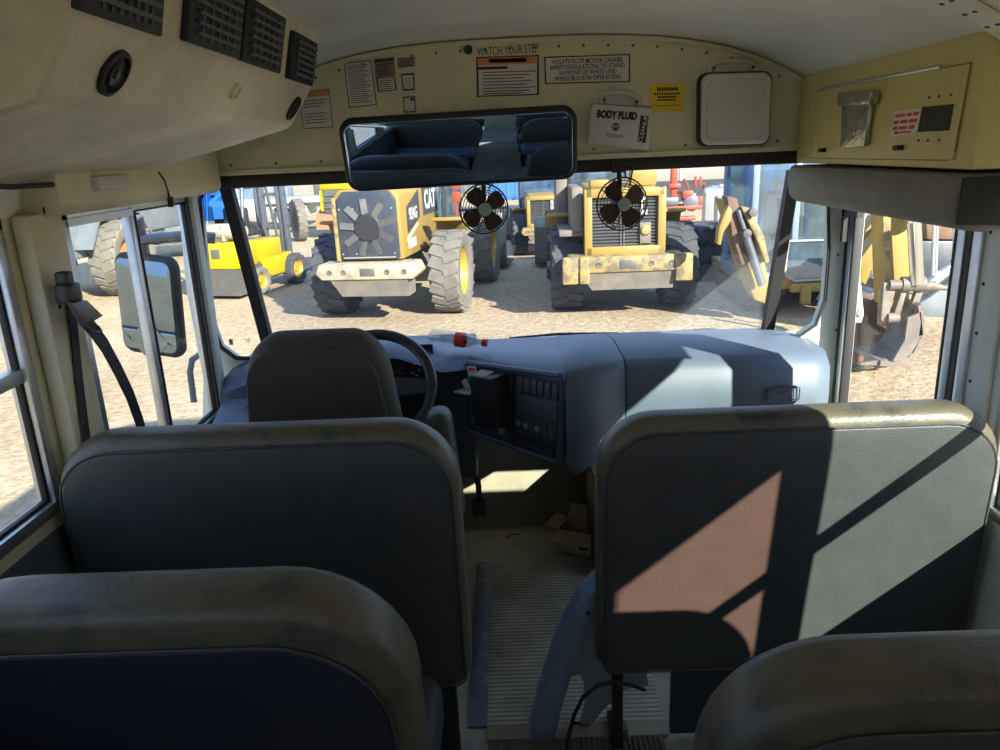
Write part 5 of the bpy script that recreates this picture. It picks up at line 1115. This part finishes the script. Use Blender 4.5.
for pts in ([(903, 288), (908, 288), (899, 320), (893, 318)], [(918, 288), (925, 288), (912, 322), (906, 320)], [(884, 283), (898, 283), (886, 325), (881, 320)]): s.prism(bpx(pts, 6.45), (0, .05, 0), .004)
obj('tipping_link', s, 'bucket', T)
s = MB(); s.prism(bpx([(882, 290), (890, 300), (890, 330), (881, 326)], 6.5), (0, .08, 0), .005); obj('quick_coupler', s, 'catpale', T)
# bucket: curved shell with side plates
b = MB(); Yk = 6.35
prof_ = [(922, 304), (925, 322), (922, 345), (912, 361), (895, 367), (880, 366)]
wdt = V((-.0, .55, 0))
ring = bpx(prof_, Yk); inn = bpx([(918, 306), (921, 322), (918, 343), (909, 357), (895, 362), (881, 361)], Yk)
b.prism(ring+inn[::-1], wdt, .0).prism(bpx([(896, 318), (918, 306), (921, 322), (918, 343), (909, 357), (895, 362), (881, 361), (888, 340)], Yk+.5), (0, .03, 0)).prism(bpx([(908, 318), (921, 312), (923, 335), (914, 352), (900, 362), (893, 361), (905, 340)], Yk), (0, .03, 0)); bk = obj('bucket', b, 'bucket', T)
s = MB()
for i in range(4): a = AY(886-i*1.5, 362, Yk+.05+i*.15); s.layers([[a+V((-.0, -.03, .03)), a+V((0, .03, .03)), a+V((0, .03, -.02)), a+V((0, -.03, -.02))], [a+V((-.22, -.01, -.0)), a+V((-.22, .01, -.0)), a+V((-.22, .01, -.015)), a+V((-.22, -.01, -.015))]])
obj('bucket_teeth', s, 'duststeel', bk)
s = MB(); s.bx(AY(862, 300, 7.8).x, AY(880, 300, 7.8).x, 7.7, 8.15, GZ+.5, GZ+1.1, .05); obj('chassis', s, 'darkmach', T)
for i, (x, Y, r_) in enumerate(((868, 8.7, .62),)):
    p = AY(x, 272, Y); T5 = thing('dusty_tyre', 'dusty tyre behind the backhoe boom at the door edge', 'tyre', (p.x, Y, GZ), R(10)); wheel(T5, (0, 0, .64), .64, .42, 'tyre', 'rimyel', 18, -1)
mb = MB(); p = bpx([(856, 300), (884, 298), (888, 330), (878, 364), (858, 366)], 7.0); mb.prism(p, (0, .5, 0), .03); tag(obj('loader_bucket', mb, 'rust'), 'dark rusty bucket back behind the backhoe at the left of the door glass', 'bucket')
# grey ramp trailer and rusty box beyond
T = thing('ramp_trailer', 'grey trailer with lowered ramp beyond the backhoe bucket', 'trailer', AY(950, 300, 10.0)); 
s = MB(); s.prism(bpx([(912, 307), (926, 300), (966, 272), (966, 318), (930, 317), (912, 313)], 9.0), (0, .12, 0), .01); obj('side_plate', s, 'greytrail', T)
s = MB(); s.prism(bpx([(912, 241), (972, 241), (972, 300), (912, 300)], 9.6), (0, 1.2, 0), .02); obj('body', s, 'darkmach', T)
s = MB(); s.prism(bpx([(925, 285), (964, 255), (966, 262), (928, 292)], 8.9), (0, .1, 0), .005)
for (x, y0, y1) in ((934, 225, 284), (937, 225, 284), (955, 228, 268)): s.cyl(AY(x, y0, 9.0), AY(x-2, y1, 9.0), .02)
obj('ramp_rail', s, 'alu', T)
mb = MB(); mb.prism(bpx([(926, 220), (968, 216), (968, 240), (927, 240)], 9.6), (0, .6, 0), .03); r_ = tag(obj('rusty_box', mb, 'rust'), 'brown rusty steel box on the trailer beyond the door glass', 'box')
s = MB(); s.prism(bpx([(912, 226), (928, 227), (928, 232), (912, 231)], 10.1), (0, .2, 0)); obj('yellow_strip', s, 'catyel', r_)

# ---- big machine seen through the driver window
gl_ = ground(100, 297); T = thing('articulated_truck', 'big grey machine with a huge tyre and orange rim outside the driver window', 'dump truck', (gl_.x+.55, gl_.y, GZ), R(-8)); L = dict(local=True)
wheel(T, (0, .2, .80), .80, .58, 'tyre', 'rimor', 22, 1); wheel(T, (-2.0, .2, .80), .80, .58, 'tyredk', 'rimor', 22, -1)
s = MB(); s.bx(-1.75, -.3, -1.4, 2.4, .9, 2.0, .08).bx(-1.5, -.5, -1.9, -1.3, .6, 1.9, .06).bx(-1.6, -.2, 1.2, 3.2, 1.2, 2.6, .08); obj('body', s, 'greytrail', T, **L)
s = MB(); s.bx(-1.35, -1.0, -1.93, -1.88, .75, 1.55, .02).bx(-.85, -.6, -1.93, -1.88, .75, 1.5, .02); obj('grille_panel', s, 'darkmach', T, **L)
s = MB(); s.prism([(.1, -.9, 1.1), (.1, -.5, 1.75), (.1, .2, 1.85), (.1, .9, 1.75), (.1, 1.3, 1.1), (.1, 1.25, 1.1), (.1, .85, 1.68), (.1, .2, 1.78), (.1, -.45, 1.68), (.1, -.85, 1.1)], (-.5, 0, 0)); obj('fender', s, 'greytrail', T, **L)
for i, (x, y, m, l) in enumerate(((170, 212, 'rust', 'distant brown yard vehicle seen at the upper right of the driver window'), (148, 224, 'catyel', 'distant yellow yard vehicle seen over the exterior mirror arm'))):
    g_ = ground(x, y); T = thing('yard_vehicle', l, 'vehicle', (g_.x, g_.y, GZ), R(20*i-10)); b = MB(); b.bx(-1.3, 1.3, 0, 1.4, .5, 1.1, .08).bx(-.4, .6, .1, 1.3, 1.1, 1.8, .08); obj('body', b, m, T, local=True)
    for xx in (-.85, .85): wheel(T, (xx, .1, .42), .42, .3, 'tyredk', 'greyiron', 12, -1, treads=False)
g_ = ground(183, 262); T = thing('grey_trailer', 'grey box trailer partly hidden at the right edge of the driver window', 'trailer', (g_.x-.3, g_.y+.6, GZ), R(8))
b = MB(); b.bx(-1.0, .6, 0, 2.2, .45, 1.35, .04); obj('body', b, 'greytrail', T, local=True); wheel(T, (.7, .6, .36), .36, .22, 'tyredk', 'alu', 12, 1, treads=False)
# ---- far background: low wall, fence, containers, road embankment
mb = MB(); mb.prism([(-60, 62, GZ), (-60, 66, GZ+1.0), (-60, 90, GZ+4.2), (-60, 90, GZ)], (130, 0, 0)); o = struct('trim_19', mb, 'ground')
mb = MB(); mb.bx(6.9, 34, 36, 36.3, GZ, GZ+.95); tag(obj('retaining_wall', mb, 'darkmach'), 'long dark retaining wall across the far right of the yard', 'wall')
mb = MB(); mb.bx(-60, 60, 61, 61.15, GZ, GZ+.5).bx(-60, 60, 61, 61.1, GZ+.5, GZ+1.25); tag(obj('guard_rail', mb, 'conc'), 'long pale guard rail along the road at the far edge', 'guard rail')
for i, x in enumerate((10.2, 16.5)):
    mb = MB(); mb.cyl(V((x, 46, GZ)), V((x, 46, GZ+5)), .10, .07, 10); tag(obj('utility_pole', mb, 'alu'), ['thin pale pole right of the red lift post', 'thin pale pole just left of the excavator cab'][i], 'pole', 'far utility poles')
g_ = ground(726, 207); mb = MB(); mb.box((g_.x, g_.y, GZ+.42), (1.9, 1.2, .42), None, .15).box((g_.x-.2, g_.y, GZ+.72), (1.0, 1.0, .32), None, .12)
T = tag(obj('parked_car', mb, 'whitecar'), 'small pale parked car beyond the white water tank', 'car')
g_ = ground(755, 208); T, bd = crate('blue_cabinet', 'dark blue cabinet left of the excavator cab', 'cabinet', (g_.x, g_.y, GZ), (1.0, .8, 2.3), 'blue')
random.seed(11)
names = ['rusty', 'white', 'blue', 'yellow', 'grey', 'red']
spots = [(-9.5, 46, 'greyiron', 'dark grey'), (-1.6, 52, 'greytrail', 'grey-blue'), (2.4, 53, 'white', 'white'), (-5.6, 54, 'conc', 'pale'), (6.4, 50, 'catyel', 'yellow')]
for x, y, m, nme in spots:
    g_ = V((x, y, GZ)); T, bd = crate('storage_container', '%s storage container on the far side of the yard' % nme, 'container', (g_.x, g_.y, GZ), (3.2, 2.2, 1.8), m, 0, None, 'far storage containers')
